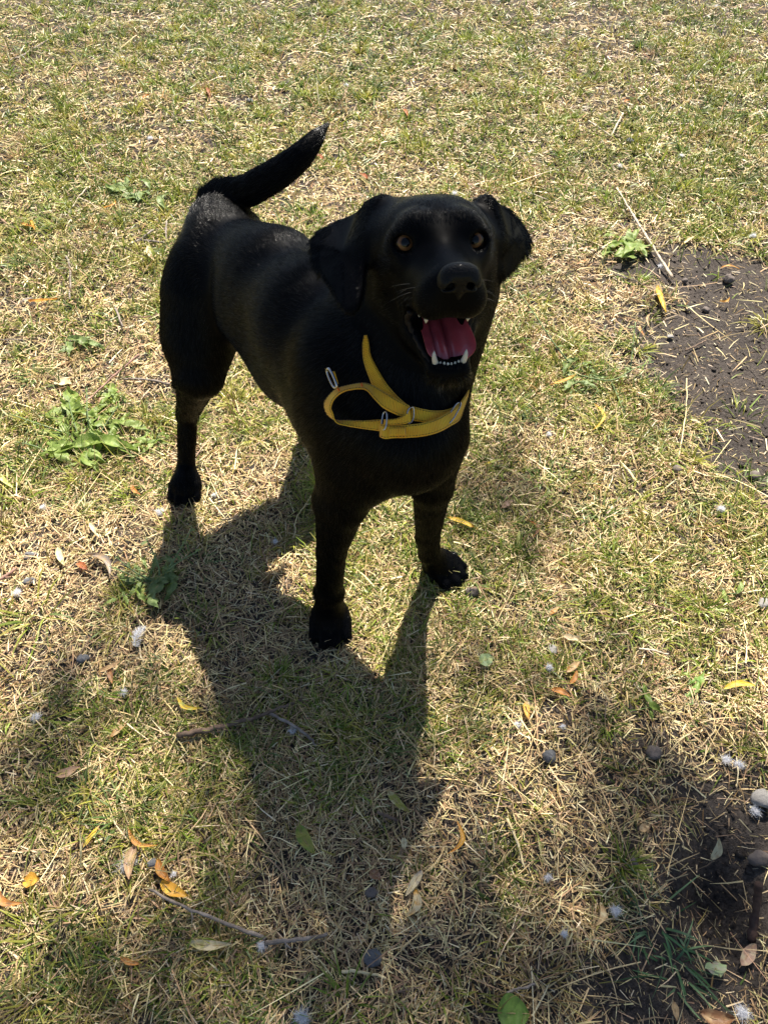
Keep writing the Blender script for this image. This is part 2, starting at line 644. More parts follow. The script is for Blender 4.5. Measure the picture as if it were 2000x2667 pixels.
# eyes: amber iris, dark rim, wide pupil, wet surface
def eye_material():
    m, nt, out = new_mat('eye_ball')
    tc = nt.nodes.new('ShaderNodeTexCoord')
    sp = nt.nodes.new('ShaderNodeSeparateXYZ')
    nt.links.new(tc.outputs['Object'], sp.inputs[0])
    mr = nt.nodes.new('ShaderNodeMath')
    mr.operation = 'DIVIDE'
    mr.inputs[1].default_value = .0125
    nt.links.new(sp.outputs['Z'], mr.inputs[0])
    cr = nt.nodes.new('ShaderNodeValToRGB')
    e = cr.color_ramp.elements
    e[0].position, e[0].color = .0, (.015, .010, .008, 1)
    e[1].position, e[1].color = 1.0, (.001, .001, .001, 1)
    for p, c in ((.66, (.012, .008, .006, 1)), (.72, (.030, .014, .006, 1)), (.78, (.15, .068, .025, 1)), (.905, (.10, .045, .018, 1)),
                 (.925, (.002, .002, .002, 1))):
        k = e.new(p)
        k.color = c
    nt.links.new(mr.outputs[0], cr.inputs[0])
    b = nt.nodes.new('ShaderNodeBsdfPrincipled')
    b.inputs['Roughness'].default_value = .06
    b.inputs['Coat Weight'].default_value = .12
    b.inputs['Specular IOR Level'].default_value = .2
    b.inputs['Coat Roughness'].default_value = .02
    nt.links.new(cr.outputs[0], b.inputs['Base Color'])
    nt.links.new(b.outputs[0], out.inputs[0])
    return m


eye_m = eye_material()
for s in (-1, 1):
    V, F = ball_geo((0, 0, 0), .0125, None, 32, 24)
    me = bpy.data.meshes.new('eye')
    me.from_pydata([tuple(v) for v in V], [], F)
    me.polygons.foreach_set('use_smooth', [True] * len(F))
    me.materials.append(eye_m)
    o = bpy.data.objects.new('eye', me)
    COL.objects.link(o)
    o.parent = DOG
    c = EYES[s] + unit(hd(s * .28, 1, .35)) * .0015
    look = unit(C0 + V3(.06, 0, .04) - c)
    o.location = Vector(c) - Vector(DOG.location)
    o.rotation_euler = Vector(look).to_track_quat('Z', 'Y').to_euler()

# nose pad
nose_m = principled('nose_leather', (.0025, .0025, .003), .50, .10, bump=(600, 1.0, .0015), Coat_Weight=.12, Coat_Roughness=.10)
NC = H(.004, .0905, -.006)
npr = [ell(NC, (.0215, .0125, .0142), HAX, k=.004), ell(NC + hd(0, .002, .006), (.0190, .0110, .0095), HAX, k=.006),
       cone(NC + hd(0, .004, -.010), .0055, NC + hd(0, .000, -.024), .0035, k=.006)]
for s in (-1, 1):
    npr += [ell(NC + hd(s * .0125, .003, -.003), (.0100, .0105, .0105), HAX, k=.004)]
    npr += [cone(NC + hd(s * .0085, .016, -.004), .0042, NC + hd(s * .0125, .002, -.004), .0040, k=.002, sub=True),
            cone(NC + hd(s * .0125, .012, -.006), .0028, NC + hd(s * .0205, .004, -.009), .0016, k=.002, sub=True)]
npr += [cone(NC + hd(0, .0165, .004), .0006, NC + hd(0, .013, -.026), .0009, k=.002, sub=True)]
nv, nq = surface(npr, .0009, 1)
quad_mesh('nose', nv, nq, nose_m, DOG)

# tongue
tongue_m = principled('tongue_flesh', (.36, .055, .065), .35, .5, noise=((.26, .035, .045), 60), bump=(700, .35, .0006),
                      Subsurface_Weight=.25, Subsurface_Scale=.006, Subsurface_Radius=(1, .3, .2), Coat_Weight=.6, Coat_Roughness=.12)
rows = []
spine = catmull([H(0, -.035, -.086), H(.002, -.005, -.090), H(.004, .025, -.100), H(.007, .050, -.1120), H(.0085, .0600, -.1235)], 6)
N = len(spine)
tv, tf = [], []
M = 31
for layer in (0, 1):
    for i, c in enumerate(spine):
        u = i / (N - 1)
        w = .0262 * (1 - max(0, (u - .72) / .28) ** 2.0 * .42)
        for j in range(M):
            v = j / (M - 1) * 2 - 1
            lift = .0075 * abs(v) ** 1.6 * (1 - .3 * u) - .0050 * math.exp(-((v - .08) / .09) ** 2) - .0045 * math.exp(-((v + .52) / .07) ** 2) + .0025 * math.exp(-((v + .25) / .2) ** 2) + .003 * math.exp(-((v - .45) / .25) ** 2)
            x = v * w
            # the tongue's left edge curls over the lip
            if v > .3:
                q = (v - .3) / .7
                lift += .004 * q * math.exp(-((u - .45) / .3) ** 2)
                x += .006 * q * math.exp(-((u - .70) / .22) ** 2)
                lift -= .001 * q * math.exp(-((u - .78) / .15) ** 2)
            p = c + hd(x, 0, lift - (.005 if layer else 0) * (1 - abs(v) ** 4 * .8))
            tv.append(p)
for layer in (0, 1):
    for i in range(N - 1):
        for j in range(M - 1):
            a = layer * N * M + i * M + j
            q = (a, a + 1, a + M + 1, a + M)
            tf.append(q if layer else q[::-1])
o2 = N * M
for i in range(N - 1):
    tf.append((i * M, i * M + M, o2 + i * M + M, o2 + i * M))
    tf.append((i * M + M - 1, o2 + i * M + M - 1, o2 + i * M + 2 * M - 1, i * M + 2 * M - 1))
for j in range(M - 1):
    e = (N - 1) * M + j
    tf.append((e, e + 1, o2 + e + 1, o2 + e))
tg = mesh_obj('tongue', tv, tf, tongue_m, DOG)
sb = tg.modifiers.new('smooth', 'SUBSURF')
sb.levels = sb.render_levels = 1

# teeth
tooth_m = principled('tooth_enamel', (.50, .48, .42), .22, .5, Subsurface_Weight=.2, Subsurface_Scale=.002)
gum_m = principled('gum_flesh', (.035, .018, .018), .3, .5)


def fang(base, tip, r, flat=1.0, bend=None):
    base, tip = np.asarray(base), np.asarray(tip)
    bend = np.zeros(3) if bend is None else bend
    ts = np.linspace(0, 1, 7)
    pts = [base + (tip - base) * t + bend * 4 * t * (1 - t) for t in ts]
    rr = [r * (1 - t ** 1.7) ** .6 + .0003 for t in ts]
    return tube_geo(pts, rr, 10)


for s in (-1, 1):
    b = H(.0055 + s * .0145, .0635, -.1205)
    V, F = fang(b, b + hd(s * .0038, .003, .0200), .0034, bend=hd(s * .0012, .0012, 0))
    tag(mesh_obj('tooth', V, F, tooth_m, DOG), 'long lower canine tooth')
for k in range(6):
    t = (k - 2.5) / 2.5
    b = H(.0055 + t * .0105, .0680 - .0020 * t * t, -.1215 + .0010 * t * t)
    V, F = ball_geo(b + hd(0, 0, .0022 + .0006 * math.sin(k * 2.3)), (.0017 + .0004 * (k in (0, 5, 2)), .0016, .0036 + .0006 * (k % 3)), HAX, 10, 8)
    mesh_obj('tooth', V, F, tooth_m, DOG)
for s in (-1, 1):
    b = H(s * .0225, .062, -.045)
    V, F = fang(b, b + hd(s * .0006, .001, -.0235), .0042, bend=hd(0, .0012, 0))
    tag(mesh_obj('tooth', V, F, tooth_m, DOG), 'long upper canine tooth')
    for k, (yy, ln) in enumerate(((.044, .007), (.030, .008))):
        b = H(s * .0275, yy, -.056)
        V, F = fang(b, b + hd(0, 0, -.012 - ln * .3), .0032)
        mesh_obj('tooth', V, F, tooth_m, DOG)
g = catmull([H(-.014, .052, -.1215), H(-.009, .066, -.1245), H(.0055, .070, -.1250), H(.020, .066, -.1245), H(.024, .052, -.1215)], 5)
V, F = tube_geo(g, .0042, 8)
mesh_obj('gum', V, F, gum_m, DOG)
lip_m = principled('lip_skin', (.012, .009, .008), .50, .12, bump=(500, .6, .001))
for s in (-1, 1):
    g = catmull([H(s * .0355, .030, -.070), H(s * .0375, .022, -.084), H(s * .032 + .001, .026, -.0985), H(s * .0265 + .003, .042, -.110),
                 H(s * .020 + .005, .060, -.1195)], 6)
    n = len(g)
    V, F = tube_geo(g, [.0032 + .0006 * math.sin(i * 1.9) for i in range(n)], 8)
    mesh_obj('lip', V, F, lip_m, DOG)

# ------------------------------------------------------------------ the collar
def webbing():
    m, nt, out = new_mat('yellow_webbing')
    b = nt.nodes.new('ShaderNodeBsdfPrincipled')
    b.inputs['Roughness'].default_value = .62
    b.inputs['Specular IOR Level'].default_value = .35
    b.inputs['Sheen Weight'].default_value = .2
    at = nt.nodes.new('ShaderNodeAttribute')
    at.attribute_name = 'run'
    sp = nt.nodes.new('ShaderNodeSeparateXYZ')
    nt.links.new(at.outputs['Vector'], sp.inputs[0])
    mu = nt.nodes.new('ShaderNodeMath')
    mu.operation = 'MULTIPLY'
    mu.inputs[1].default_value = 2 * math.pi / .0021
    nt.links.new(sp.outputs['X'], mu.inputs[0])
    sn = nt.nodes.new('ShaderNodeMath')
    sn.operation = 'SINE'
    nt.links.new(mu.outputs[0], sn.inputs[0])
    nz = nt.nodes.new('ShaderNodeTexNoise')
    nz.inputs['Scale'].default_value = 55
    nz.inputs['Detail'].default_value = 6
    tc = nt.nodes.new('ShaderNodeTexCoord')
    nt.links.new(tc.outputs['Object'], nz.inputs['Vector'])
    cr = nt.nodes.new('ShaderNodeValToRGB')
    cr.color_ramp.elements[0].position, cr.color_ramp.elements[0].color = .34, (.92, .42, .010, 1)
    cr.color_ramp.elements[1].position, cr.color_ramp.elements[1].color = .66, (.98, .58, .018, 1)
    nt.links.new(nz.outputs['Fac'], cr.inputs[0])
    mr = nt.nodes.new('ShaderNodeMapRange')
    mr.inputs['From Min'].default_value = -1
    mr.inputs['To Min'].default_value = .72
    nt.links.new(sn.outputs[0], mr.inputs['Value'])
    mx = nt.nodes.new('ShaderNodeMix')
    mx.data_type = 'RGBA'
    mx.blend_type = 'MULTIPLY'
    mx.inputs['Factor'].default_value = 1
    nt.links.new(cr.outputs[0], mx.inputs['A'])
    nt.links.new(mr.outputs[0], mx.inputs['B'])
    nt.links.new(mx.outputs['Result'], b.inputs['Base Color'])
    bp = nt.nodes.new('ShaderNodeBump')
    bp.inputs['Strength'].default_value = .8
    bp.inputs['Distance'].default_value = .0005
    nt.links.new(sn.outputs[0], bp.inputs['Height'])
    nt.links.new(bp.outputs[0], b.inputs['Normal'])
    nt.links.new(b.outputs[0], out.inputs[0])
    return m


web_m = webbing()
thread_m = principled('grey_thread', (.05, .045, .03), .8, .2)
steel_m = principled('steel', (.40, .40, .42), .24, .5, Metallic=1.0)
orange_m = principled('orange_label', (.75, .16, .02), .6, .3)


def ribbon(name, up, lo, parent, th=.0017, n=8, stitch=True, mat=None):
    """a strap between two smooth edges, a real thickness, with stitches along both edges"""
    a, b = catmull(up, n), catmull(lo, n)
    K, J = len(a), 6
    mid = (a + b) / 2
    run = np.concatenate([[0], np.cumsum(np.linalg.norm(np.diff(mid, axis=0), axis=1))])
    tg = np.gradient(mid, axis=0)
    nr = np.array([unit(np.cross(t, q - p)) for t, p, q in zip(tg, a, b)])
    V, F, R = [], [], []
    for side in (1, -1):
        for i in range(K):
            for j in range(J):
                t = j / (J - 1)
                edge = 1 - .45 * (abs(2 * t - 1) ** 8)
                V.append(a[i] + (b[i] - a[i]) * t + nr[i] * side * th * .5 * edge)
                R.append((run[i], t, 0))
    o = K * J
    for i in range(K - 1):
        for j in range(J - 1):
            q = (i * J + j, i * J + j + 1, (i + 1) * J + j + 1, (i + 1) * J + j)
            F.append(q[::-1])
            F.append(tuple(k + o for k in q))
        for j in (0, J - 1):
            q = (i * J + j, (i + 1) * J + j, o + (i + 1) * J + j, o + i * J + j)
            F.append(q if j else q[::-1])
    for i in (0, K - 1):
        for j in range(J - 1):
            q = (i * J + j, i * J + j + 1, o + i * J + j + 1, o + i * J + j)
            F.append(q)
    ob = mesh_obj(name, V, F, mat or web_m, parent)
    at = ob.data.attributes.new('run', 'FLOAT_VECTOR', 'POINT')
    at.data.foreach_set('vector', np.array(R, np.float32).ravel())
    if stitch:
        parts = []
        L = run[-1]
        for t in (.11, .89):
            s0 = .002
            while s0 < L - .004:
                pp, nn = [], []
                for s_ in (s0, s0 + .0026):
                    i = min(K - 2, int(np.searchsorted(run, s_) - 1))
                    i = max(i, 0)
                    f = (s_ - run[i]) / max(1e-9, run[i + 1] - run[i])
                    A = a[i] * (1 - f) + a[i + 1] * f
                    B = b[i] * (1 - f) + b[i + 1] * f
                    pp.append(A + (B - A) * t)
                    nn.append(nr[i])
                for side in (1, -1):
                    q = [p + k * side * (th * .5 + .00012) for p, k in zip(pp, nn)]
                    parts.append(tube_geo([q[0], (q[0] + q[1]) / 2 + nn[0] * side * .0001, q[1]], .00030, 4))
                s0 += .0038
        V, F = merge(parts)
        st = mesh_obj('stitching', V, F, thread_m, ob)
        st['kind'] = 'stuff'
    return ob


def wire(name, pts, r, parent, closed=True, mat=None):
    V, F = tube_geo(pts, r, 8, closed)
    return mesh_obj(name, V, F, mat or steel_m, parent)


COLLAR = empty('dog_collar', tuple(S(1050, 1080, 0)))
tag(COLLAR, "yellow webbing collar with metal rings hanging loose round the black dog's neck", 'collar')


def band(name, pairs, off, **kw):
    """pairs: (upper x, upper y, lower x, lower y[, extra lift]) on the photograph, laid on the coat"""
    dm = []
    for q in pairs:
        h = S((q[0] + q[2]) / 2, (q[1] + q[3]) / 2, 0)
        dm.append((h - C0) @ CF)
    dm = np.array(dm)
    if kw.pop('level', True) and len(dm) > 3:
        sm = dm.copy()
        for _ in range(3):
            sm[1:-1] = (sm[:-2] + 2 * sm[1:-1] + sm[2:]) / 4
        dm = np.minimum(sm, dm)
    up, lo = [], []
    for q, d in zip(pairs, dm):
        e = off + (q[4] if len(q) > 4 else 0)
        tw = q[5] if len(q) > 5 else 0.0
        up.append(P(q[0], q[1], d - e + tw))
        lo.append(P(q[2], q[3], d - e - tw))
    return ribbon(name, up, lo, COLLAR, **kw)


# the band round the neck: down the near side, under the throat, up the far side and round behind the ears
b1 = [(956, 872, 948, 873), (961, 893, 944, 896), (966, 925, 946, 935), (982, 958, 958, 975), (1008, 1000, 978, 1020), (1040, 1036, 1010, 1052), (1072, 1062, 1052, 1084)]
ring_a = S(1067, 1064, .008)
near = band('neck_strap', b1, .006)
b2 = [(1072, 1057, 1068, 1094), (1098, 1064, 1094, 1098), (1130, 1069, 1126, 1102), (1165, 1066, 1160, 1096), (1196, 1050, 1190, 1084), (1222, 1015, 1212, 1052)]
band('neck_strap', b2, .006)
# behind the neck
cen = V3(.030, .815, .545)
p0 = P(953, 895, (S(953, 895) - C0) @ CF - .004)
p1 = P(1217, 1033, (S(1217, 1033) - C0) @ CF - .004)
a0, a1 = math.atan2(p0[1] - cen[1], p0[0] - cen[0]), math.atan2(p1[1] - cen[1], p1[0] - cen[0])
if a0 < a1:
    a0 += 2 * math.pi
up, lo = [], []
for i in range(11):
    t = i / 10
    a = a0 + (a1 - a0) * t
    d = V3(math.cos(a), math.sin(a), 0)
    bl = math.sin(math.pi * t) ** .5
    q = (p0 + (p1 - p0) * t + CF * .022) * (1 - bl) + (cen + d * .083 + V3(0, 0, .045)) * bl
    up.append(q + V3(0, 0, .0095))
    lo.append(q - V3(0, 0, .0095))
ribbon('neck_strap', up, lo, COLLAR, stitch=False)
# the slack loop that hangs over the shoulder
l1 = [(1066, 1056, 1058, 1088, .006), (1035, 1040, 1030, 1079, .010), (1002, 1020, 998, 1062, .016, .002), (968, 1002, 976, 1040, .020, .004), (942, 997, 950, 1014, .022, .007),
      (905, 1003, 908, 1016, .024, .008), (876, 1012, 885, 1026, .024, .008), (856, 1030, 869, 1042, .024, .008), (844, 1052, 862, 1062, .022, .008),
      (852, 1079, 866, 1074, .020, .008), (874, 1093, 876, 1100, .016, .007), (905, 1094, 903, 1109, .014, .004), (945, 1095, 942, 1116, .010, .001), (996, 1092, 992, 1123, .007)]
band('loop_strap', l1, .004, n=7)
l2 = [(1000, 1092, 998, 1108, .014), (1030, 1090, 1028, 1106, .012), (1052, 1080, 1054, 1104, .010), (1068, 1062, 1070, 1098, .009)]
band('loop_strap', l2, .006)
# front strap through the slide
l3 = [(991, 1103, 989, 1138, .012), (1000, 1105, 1003, 1143, .014), (1024, 1106, 1024, 1141, .012), (1060, 1106, 1062, 1140, .012), (1100, 1101, 1104, 1136, .012), (1135, 1090, 1142, 1126, .012),
      (1165, 1074, 1176, 1108, .012), (1188, 1058, 1196, 1094, .012), (1204, 1040, 1208, 1066, .012), (1220, 1016, 1218, 1034, .010)]
band('front_strap', l3, .006)
# sewn label
lb = [(1014, 1115, 1015, 1136, .0155), (1036, 1114, 1037, 1134, .0142), (1056, 1114, 1057, 1133, .0142)]
band('label_patch', lb, .006, stitch=False, n=4)
# hardware


def oval(c, ax, ay, ra, rb, n=24, sq=2.6):
    out = []
    for k in range(n):
        a = 2 * math.pi * k / n
        ca, sa = math.cos(a), math.sin(a)
        out.append(c + ax * ra * math.copysign(abs(ca) ** (2 / sq), ca) + ay * rb * math.copysign(abs(sa) ** (2 / sq), sa))
    return out


def at3(px, py, off):
    return P(px, py, (S(px, py) - C0) @ CF - off)


a, b = at3(1058, 1068, .014), at3(1080, 1055, .010)
wire('slide_ring', oval((a + b) / 2 - CU * .009, unit(b - a), unit(-CU + .35 * CF), .0052, .0092), .0009, COLLAR)
c = at3(1001, 1096, .019)
wire('slide_ring', oval(c, unit(.28 * CX - .3 * CF), unit(CU * 1 + .08 * CX), .0042, .0110), .0010, COLLAR)
c = at3(1181, 1076, .022)
wire('slide_ring', oval(c, unit(.55 * CX - .45 * CU * 0 - .4 * CF), unit(CU + .55 * CX), .0048, .0150), .0010, COLLAR)
c = at3(864, 985, .030)
wire('leash_ring', oval(c, unit(.55 * CX - .85 * CF), unit(CU * .95 - .40 * CX), .0055, .0125), .0017, COLLAR)
c = at3(868, 980, .026)
V, F = tube_geo(catmull([at3(868, 968, .028), at3(872, 980, .030), at3(878, 1000, .030)], 4), .0019, 6)
mesh_obj('strap_end', V, F, web_m, COLLAR)
V, F = tube_geo([at3(941, 997, .0285), at3(943, 1006, .0285), at3(946, 1013, .0285)], .0012, 6)
mesh_obj('orange_tab', V, F, orange_m, COLLAR)
V, F = tube_geo([at3(876, 1006, .031), at3(880, 1012, .031), at3(884, 1018, .031)], .0012, 6)
mesh_obj('orange_tab', V, F, orange_m, COLLAR)

# ------------------------------------------------------------------ short coat
def coat(prims, V, Q, count, seed=3):
    rng = np.random.default_rng(seed)
    a, b, c, d = (V[Q[:, k]] for k in range(4))
    area = .5 * (np.linalg.norm(np.cross(b - a, c - a), axis=1) + np.linalg.norm(np.cross(c - a, d - a), axis=1))
    cen = (a + b + c + d) / 4
    nr = np.cross(c - a, d - b)
    nr /= np.maximum(np.linalg.norm(nr, axis=1), 1e-12)[:, None]
    if (nr[:, 2] * (cen[:, 2] - .45)).mean() < 0:
        nr = -nr
    # more, finer hairs on the head
    dh = np.linalg.norm(cen - HE, axis=1)
    seen = ((C0 - cen) * nr).sum(1) > -.15
    w = area * np.where(dh < .17, 3.6, 1.0) * np.where(seen, 1.0, .3)
    f = rng.choice(len(Q), count, p=w / w.sum())
    u, v = rng.random((2, count))
    p = (a[f] * ((1 - u) * (1 - v))[:, None] + b[f] * (u * (1 - v))[:, None] + c[f] * (u * v)[:, None] + d[f] * ((1 - u) * v)[:, None])
    n = nr[f]
    q = (p - HE) @ HAX.T
    keep = np.ones(count, bool)
    mouth = (np.abs(q[:, 0] - .003) < .034) & (q[:, 1] > -.03) & (q[:, 1] < .064) & (q[:, 2] < -.052) & (q[:, 2] > -.122)
    inward = np.abs(q[:, 0]) < .030
    keep &= ~(mouth & inward)
    for s in (-1, 1):
        e = (p - EYES[s]) - 0
        on = unit(hd(s * .28, 1, .35))
        al = e @ on
        keep &= ~((np.linalg.norm(e - al[:, None] * on, axis=1) < .0108) & (al > -.01))
    keep &= np.linalg.norm((p - NC) @ HAX.T / np.array([.0235, .016, .019]), axis=1) > 1
    p, n, q = p[keep], n[keep], q[keep]
    m = len(p)
    # flow from the nearest shapes
    B = .05
    key = np.floor(p / B).astype(int)
    key -= key.min(0)
    mx = key.max(0) + 1
    k = (key[:, 0] * mx[1] + key[:, 1]) * mx[2] + key[:, 2]
    od = np.argsort(k, kind='stable')
    ks = k[od]
    st = np.concatenate([[0], np.nonzero(np.diff(ks))[0] + 1, [m]])
    flow = np.zeros((m, 3))
    ln = np.zeros(m)
    for j in range(len(st) - 1):
        ii = od[st[j]:st[j + 1]]
        pc = p[ii].mean(0)[None]
        W = np.zeros(len(ii)) + 1e-9
        for r in prims:
            if r.sub or r.dist(pc)[0] > .12:
                continue
            ww = np.exp(-np.maximum(r.dist(p[ii]), 0) / .012)
            flow[ii] += ww[:, None] * r.flow
            ln[ii] += ww * r.hair
            W += ww
        ln[ii] /= W
    t = flow - (flow * n).sum(1)[:, None] * n
    t /= np.maximum(np.linalg.norm(t, axis=1), 1e-6)[:, None]
    # locks of hair lean together
    cell = np.floor(p / .006).astype(np.int64)
    hsh = (cell[:, 0] * 73856093 ^ cell[:, 1] * 19349663 ^ cell[:, 2] * 83492791) & 0xffff
    tab = rng.normal(size=(65536, 3))
    t = t + .13 * tab[hsh] + .12 * rng.normal(size=(m, 3))
    t -= (t * n).sum(1)[:, None] * n
    t /= np.maximum(np.linalg.norm(t, axis=1), 1e-6)[:, None]
    head = np.linalg.norm(p - HE, axis=1) < .15
    muz = head & (q[:, 1] > .01)
    L = .0155 * ln * np.where(muz, .36, np.where(head, .55, 1)) * rng.uniform(.7, 1.25, m)
    L = np.where(p[:, 2] < .10, L * .55, L)
    lift = np.where(ln > 1.3, .26, .14) * rng.uniform(.6, 1.6, m)
    K = 4
    X = np.zeros((m, K, 3))
    for i in range(K):
        s = i / (K - 1)
        X[:, i] = p - n * .0006 + L[:, None] * (t * (s + .0) + n * (lift * (s - .55 * s * s))[:, None])
    return X, np.where(head, .00016, .00023)


def curves_obj(name, X, rad, mat, parent):
    m, K = X.shape[:2]
    cu = bpy.data.hair_curves.new(name)
    cu.add_curves([K] * m)
    a = np.array(frame(parent).inverted())
    X = X.reshape(-1, 3) @ a[:3, :3].T + a[:3, 3]
    cu.attributes['position'].data.foreach_set('vector', np.ascontiguousarray(X, np.float32).ravel())
    at = cu.attributes.get('radius') or cu.attributes.new('radius', 'FLOAT', 'POINT')
    taper = np.linspace(1, .15, K)
    at.data.foreach_set('value', (np.broadcast_to(np.asarray(rad).reshape(-1, 1), (m, 1)) * taper[None]).astype(np.float32).ravel())
    cu.materials.append(mat)
    o = bpy.data.objects.new(name, cu)
    o.parent = parent
    COL.objects.link(o)
    o['kind'] = 'stuff'
    return o


def hair_mat(name, col, rough=.36, spec=.28):
    m, nt, out = new_mat(name)
    h = nt.nodes.new('ShaderNodeBsdfPrincipled')
    h.inputs['Base Color'].default_value = (*col, 1)
    h.inputs['Roughness'].default_value = rough
    h.inputs['Specular IOR Level'].default_value = spec
    hi = nt.nodes.new('ShaderNodeHairInfo')
    for sock, lo, hi_ in (('Roughness', rough * .7, rough * 1.6), ('Specular IOR Level', spec * .4, spec * 2.2)):
        r = nt.nodes.new('ShaderNodeMapRange')
        r.inputs['To Min'].default_value, r.inputs['To Max'].default_value = lo, hi_
        nt.links.new(hi.outputs['Random'], r.inputs['Value'])
        nt.links.new(r.outputs[0], h.inputs[sock])
    nt.links.new(h.outputs[0], out.inputs[0])
    return m


fur_m = hair_mat('black_fur', (.0007, .0008, .0013), .20, .13)
X, rad = coat(prims, BV, BQ, 400000)
curves_obj('coat_hair', X, rad, fur_m, DOG)
# whiskers and chin hairs
rng = np.random.default_rng(11)
wx = []
for i in range(46):
    s = -1 if i % 2 else 1
    if i < 22:
        b = H(s * rng.uniform(.026, .038), rng.uniform(.03, .07), rng.uniform(-.045, -.022))
        d = unit(hd(s * rng.uniform(.8, 1.2), rng.uniform(-.2, .5), rng.uniform(-.5, .1)))
        L = rng.uniform(.012, .032)
    else:
        b = H(rng.uniform(-.01, .02), rng.uniform(.05, .073), rng.uniform(-.142, -.136))
        d = unit(hd(rng.uniform(-.4, .4), rng.uniform(.0, .7), -1))
        L = rng.uniform(.005, .016)
    wx.append([b + d * L * t - UP * (L * .25 * t * t) for t in np.linspace(0, 1, 4)])
whisk_m = hair_mat('pale_whisker', (.25, .21, .16), .3, .4)
curves_obj('whisker', np.array(wx), np.full(len(wx), .00016), whisk_m, DOG)

# ------------------------------------------------------------------ ground
def vnoise(x, y, scale, seed):
    x, y = np.asarray(x) / scale + 1000, np.asarray(y) / scale + 1000
    xi, yi = np.floor(x).astype(np.int64), np.floor(y).astype(np.int64)
    fx, fy = x - xi, y - yi
    fx, fy = fx * fx * (3 - 2 * fx), fy * fy * (3 - 2 * fy)

    def h(a, b):
        k = (a * 374761393 + b * 668265263 + seed * 974634777) & 0xffffffff
        k = ((k ^ (k >> 13)) * 1274126177) & 0xffffffff
        return ((k ^ (k >> 16)) & 0xffff) / 65535.0
    return (h(xi, yi) * (1 - fx) + h(xi + 1, yi) * fx) * (1 - fy) + (h(xi, yi + 1) * (1 - fx) + h(xi + 1, yi + 1) * fx) * fy


def fbm(x, y, scale, seed, n=4):
    s, a, t = 0, 1, 0
    for i in range(n):
        s = s + a * vnoise(x, y, scale / 2 ** i, seed + i * 17)
        t += a
        a *= .55
    return s / t


def blob(x, y, px, py, rx, ry, rot=0.0):
    """soft 1..0 ellipse on the ground; centre given as a spot of the photograph, radii in metres"""
    c = G(px, py)
    dx, dy = x - c[0], y - c[1]
    a = R_(rot)
    u, v = dx * math.cos(a) + dy * math.sin(a), -dx * math.sin(a) + dy * math.cos(a)
    return np.exp(-((u / rx) ** 2 + (v / ry) ** 2))


# bare soil: (spot, radii, turn, strength)
SOIL = [((1880, 720), .26, .17, 0, 1.35), ((1830, 900), .24, .14, 0, 1.3), ((1960, 1060), .17, .17, 0, 1.3), ((1660, 700), .14, .07, 0, .9),
        ((2150, 900), .35, .35, 0, 1.3), ((1900, 1200), .10, .10, 0, .6), ((1990, 1300), .08, .08, 0, .7),
        ((1940, 2180), .06, .08, 0, 1.1), ((1860, 2360), .06, .09, 0, 1.3), ((2050, 2250), .10, .10, 0, 1.0), ((1560, 2600), .13, .06, 0, .6), ((1240, 2560), .09, .06, 0, .5),
        ((1780, 1960), .09, .05, 0, .55), ((1250, 2080), .05, .04, 0, .45), ((1750, 2550), .1, .06, 0, .7), ((1620, 1900), .06, .03, 0, .4), ((1700, 2480), .05, .05, 0, .5),
        ((700, 2260), .04, .03, 0, .45), ((1060, 2460), .05, .04, 0, .4), ((30, 780), .10, .06, 0, .5), ((250, 1430), .05, .03, 0, .5), ((90, 1560), .05, .03, 0, .5)]
GREENS = [((170, 1130), .20, .11, 0, .5), ((330, 1480), .10, .07, 0, .3), ((800, 80), .5, .35, 0, .55), ((250, 330), .4, .25, 0, .35), ((1500, 300), .5, .3, 0, .3),
          ((420, 560), .13, .10, 0, .5), ((1280, 1300), .12, .10, 0, .45), ((1550, 1050), .18, .12, 0, .5), ((950, 1450), .12, .07, 0, .4), ((330, 1880), .16, .07, 0, .45),
          ((1750, 2400), .09, .06, 0, .3), ((900, 1880), .16, .07, 0, .35), ((500, 2100), .12, .06, 0, .3), ((120, 2620), .12, .05, 0, .4), ((1380, 1750), .1, .07, 0, .2),
          ((650, 100), .5, .3, 0, .4), ((1050, 2600), .12, .06, 0, .3), ((1900, 400), .4, .3, 0, .35)]


def soil_f(x, y):
    s = sum(k * blob(x, y, c[0], c[1], rx, ry, r) for c, rx, ry, r, k in SOIL)
    s = s + .9 * (fbm(x, y, .16, 5) - .52) + 1.1 * (fbm(x, y, .045, 9, 3) - .5)
    right = 1 / (1 + np.exp(-(x - .12 + .15 * y) / .05)) * 1 / (1 + np.exp((y - .55) / .05))
    s = s + .14 * right
    return np.clip((s - .32) / .80, 0, 1)


def green_f(x, y):
    g = sum(k * blob(x, y, c[0], c[1], rx, ry, r) for c, rx, ry, r, k in GREENS)
    g = g + 1.9 * (fbm(x, y, .34, 31) - .5) + 1.7 * (fbm(x, y, .08, 37, 3) - .5)
    g = g + .26 * np.clip((y - 1.3) / 1.2, 0, 1) - .20 * np.clip((.75 - y) / .35, 0, 1) - .14 * np.clip((x - .1) / .2, 0, 1) * np.clip((.8 - y) / .3, 0, 1)
    return np.clip(.42 + g, 0, 1)


def height(x, y):
    h = .020 * (fbm(x, y, .5, 71) - .5) + .010 * (fbm(x, y, .09, 73, 3) - .5)
    s = soil_f(x, y)
    h = h - .007 * s + .016 * s * (fbm(x, y, .05, 79, 3) - .5)
    h = h - .055 * blob(x, y, 1900, 2330, .035, .06) - .03 * blob(x, y, 1825, 2360, .03, .05)
    flat = sum(blob(x, y, c[0], c[1], .07, .07) for c in ((865, 1640), (1170, 1500), (484, 1280)))
    flat = np.clip(flat + np.exp(-((x + .155) ** 2 + (y - 1.2) ** 2) / .006), 0, 1)
    return h * (1 - .85 * flat)


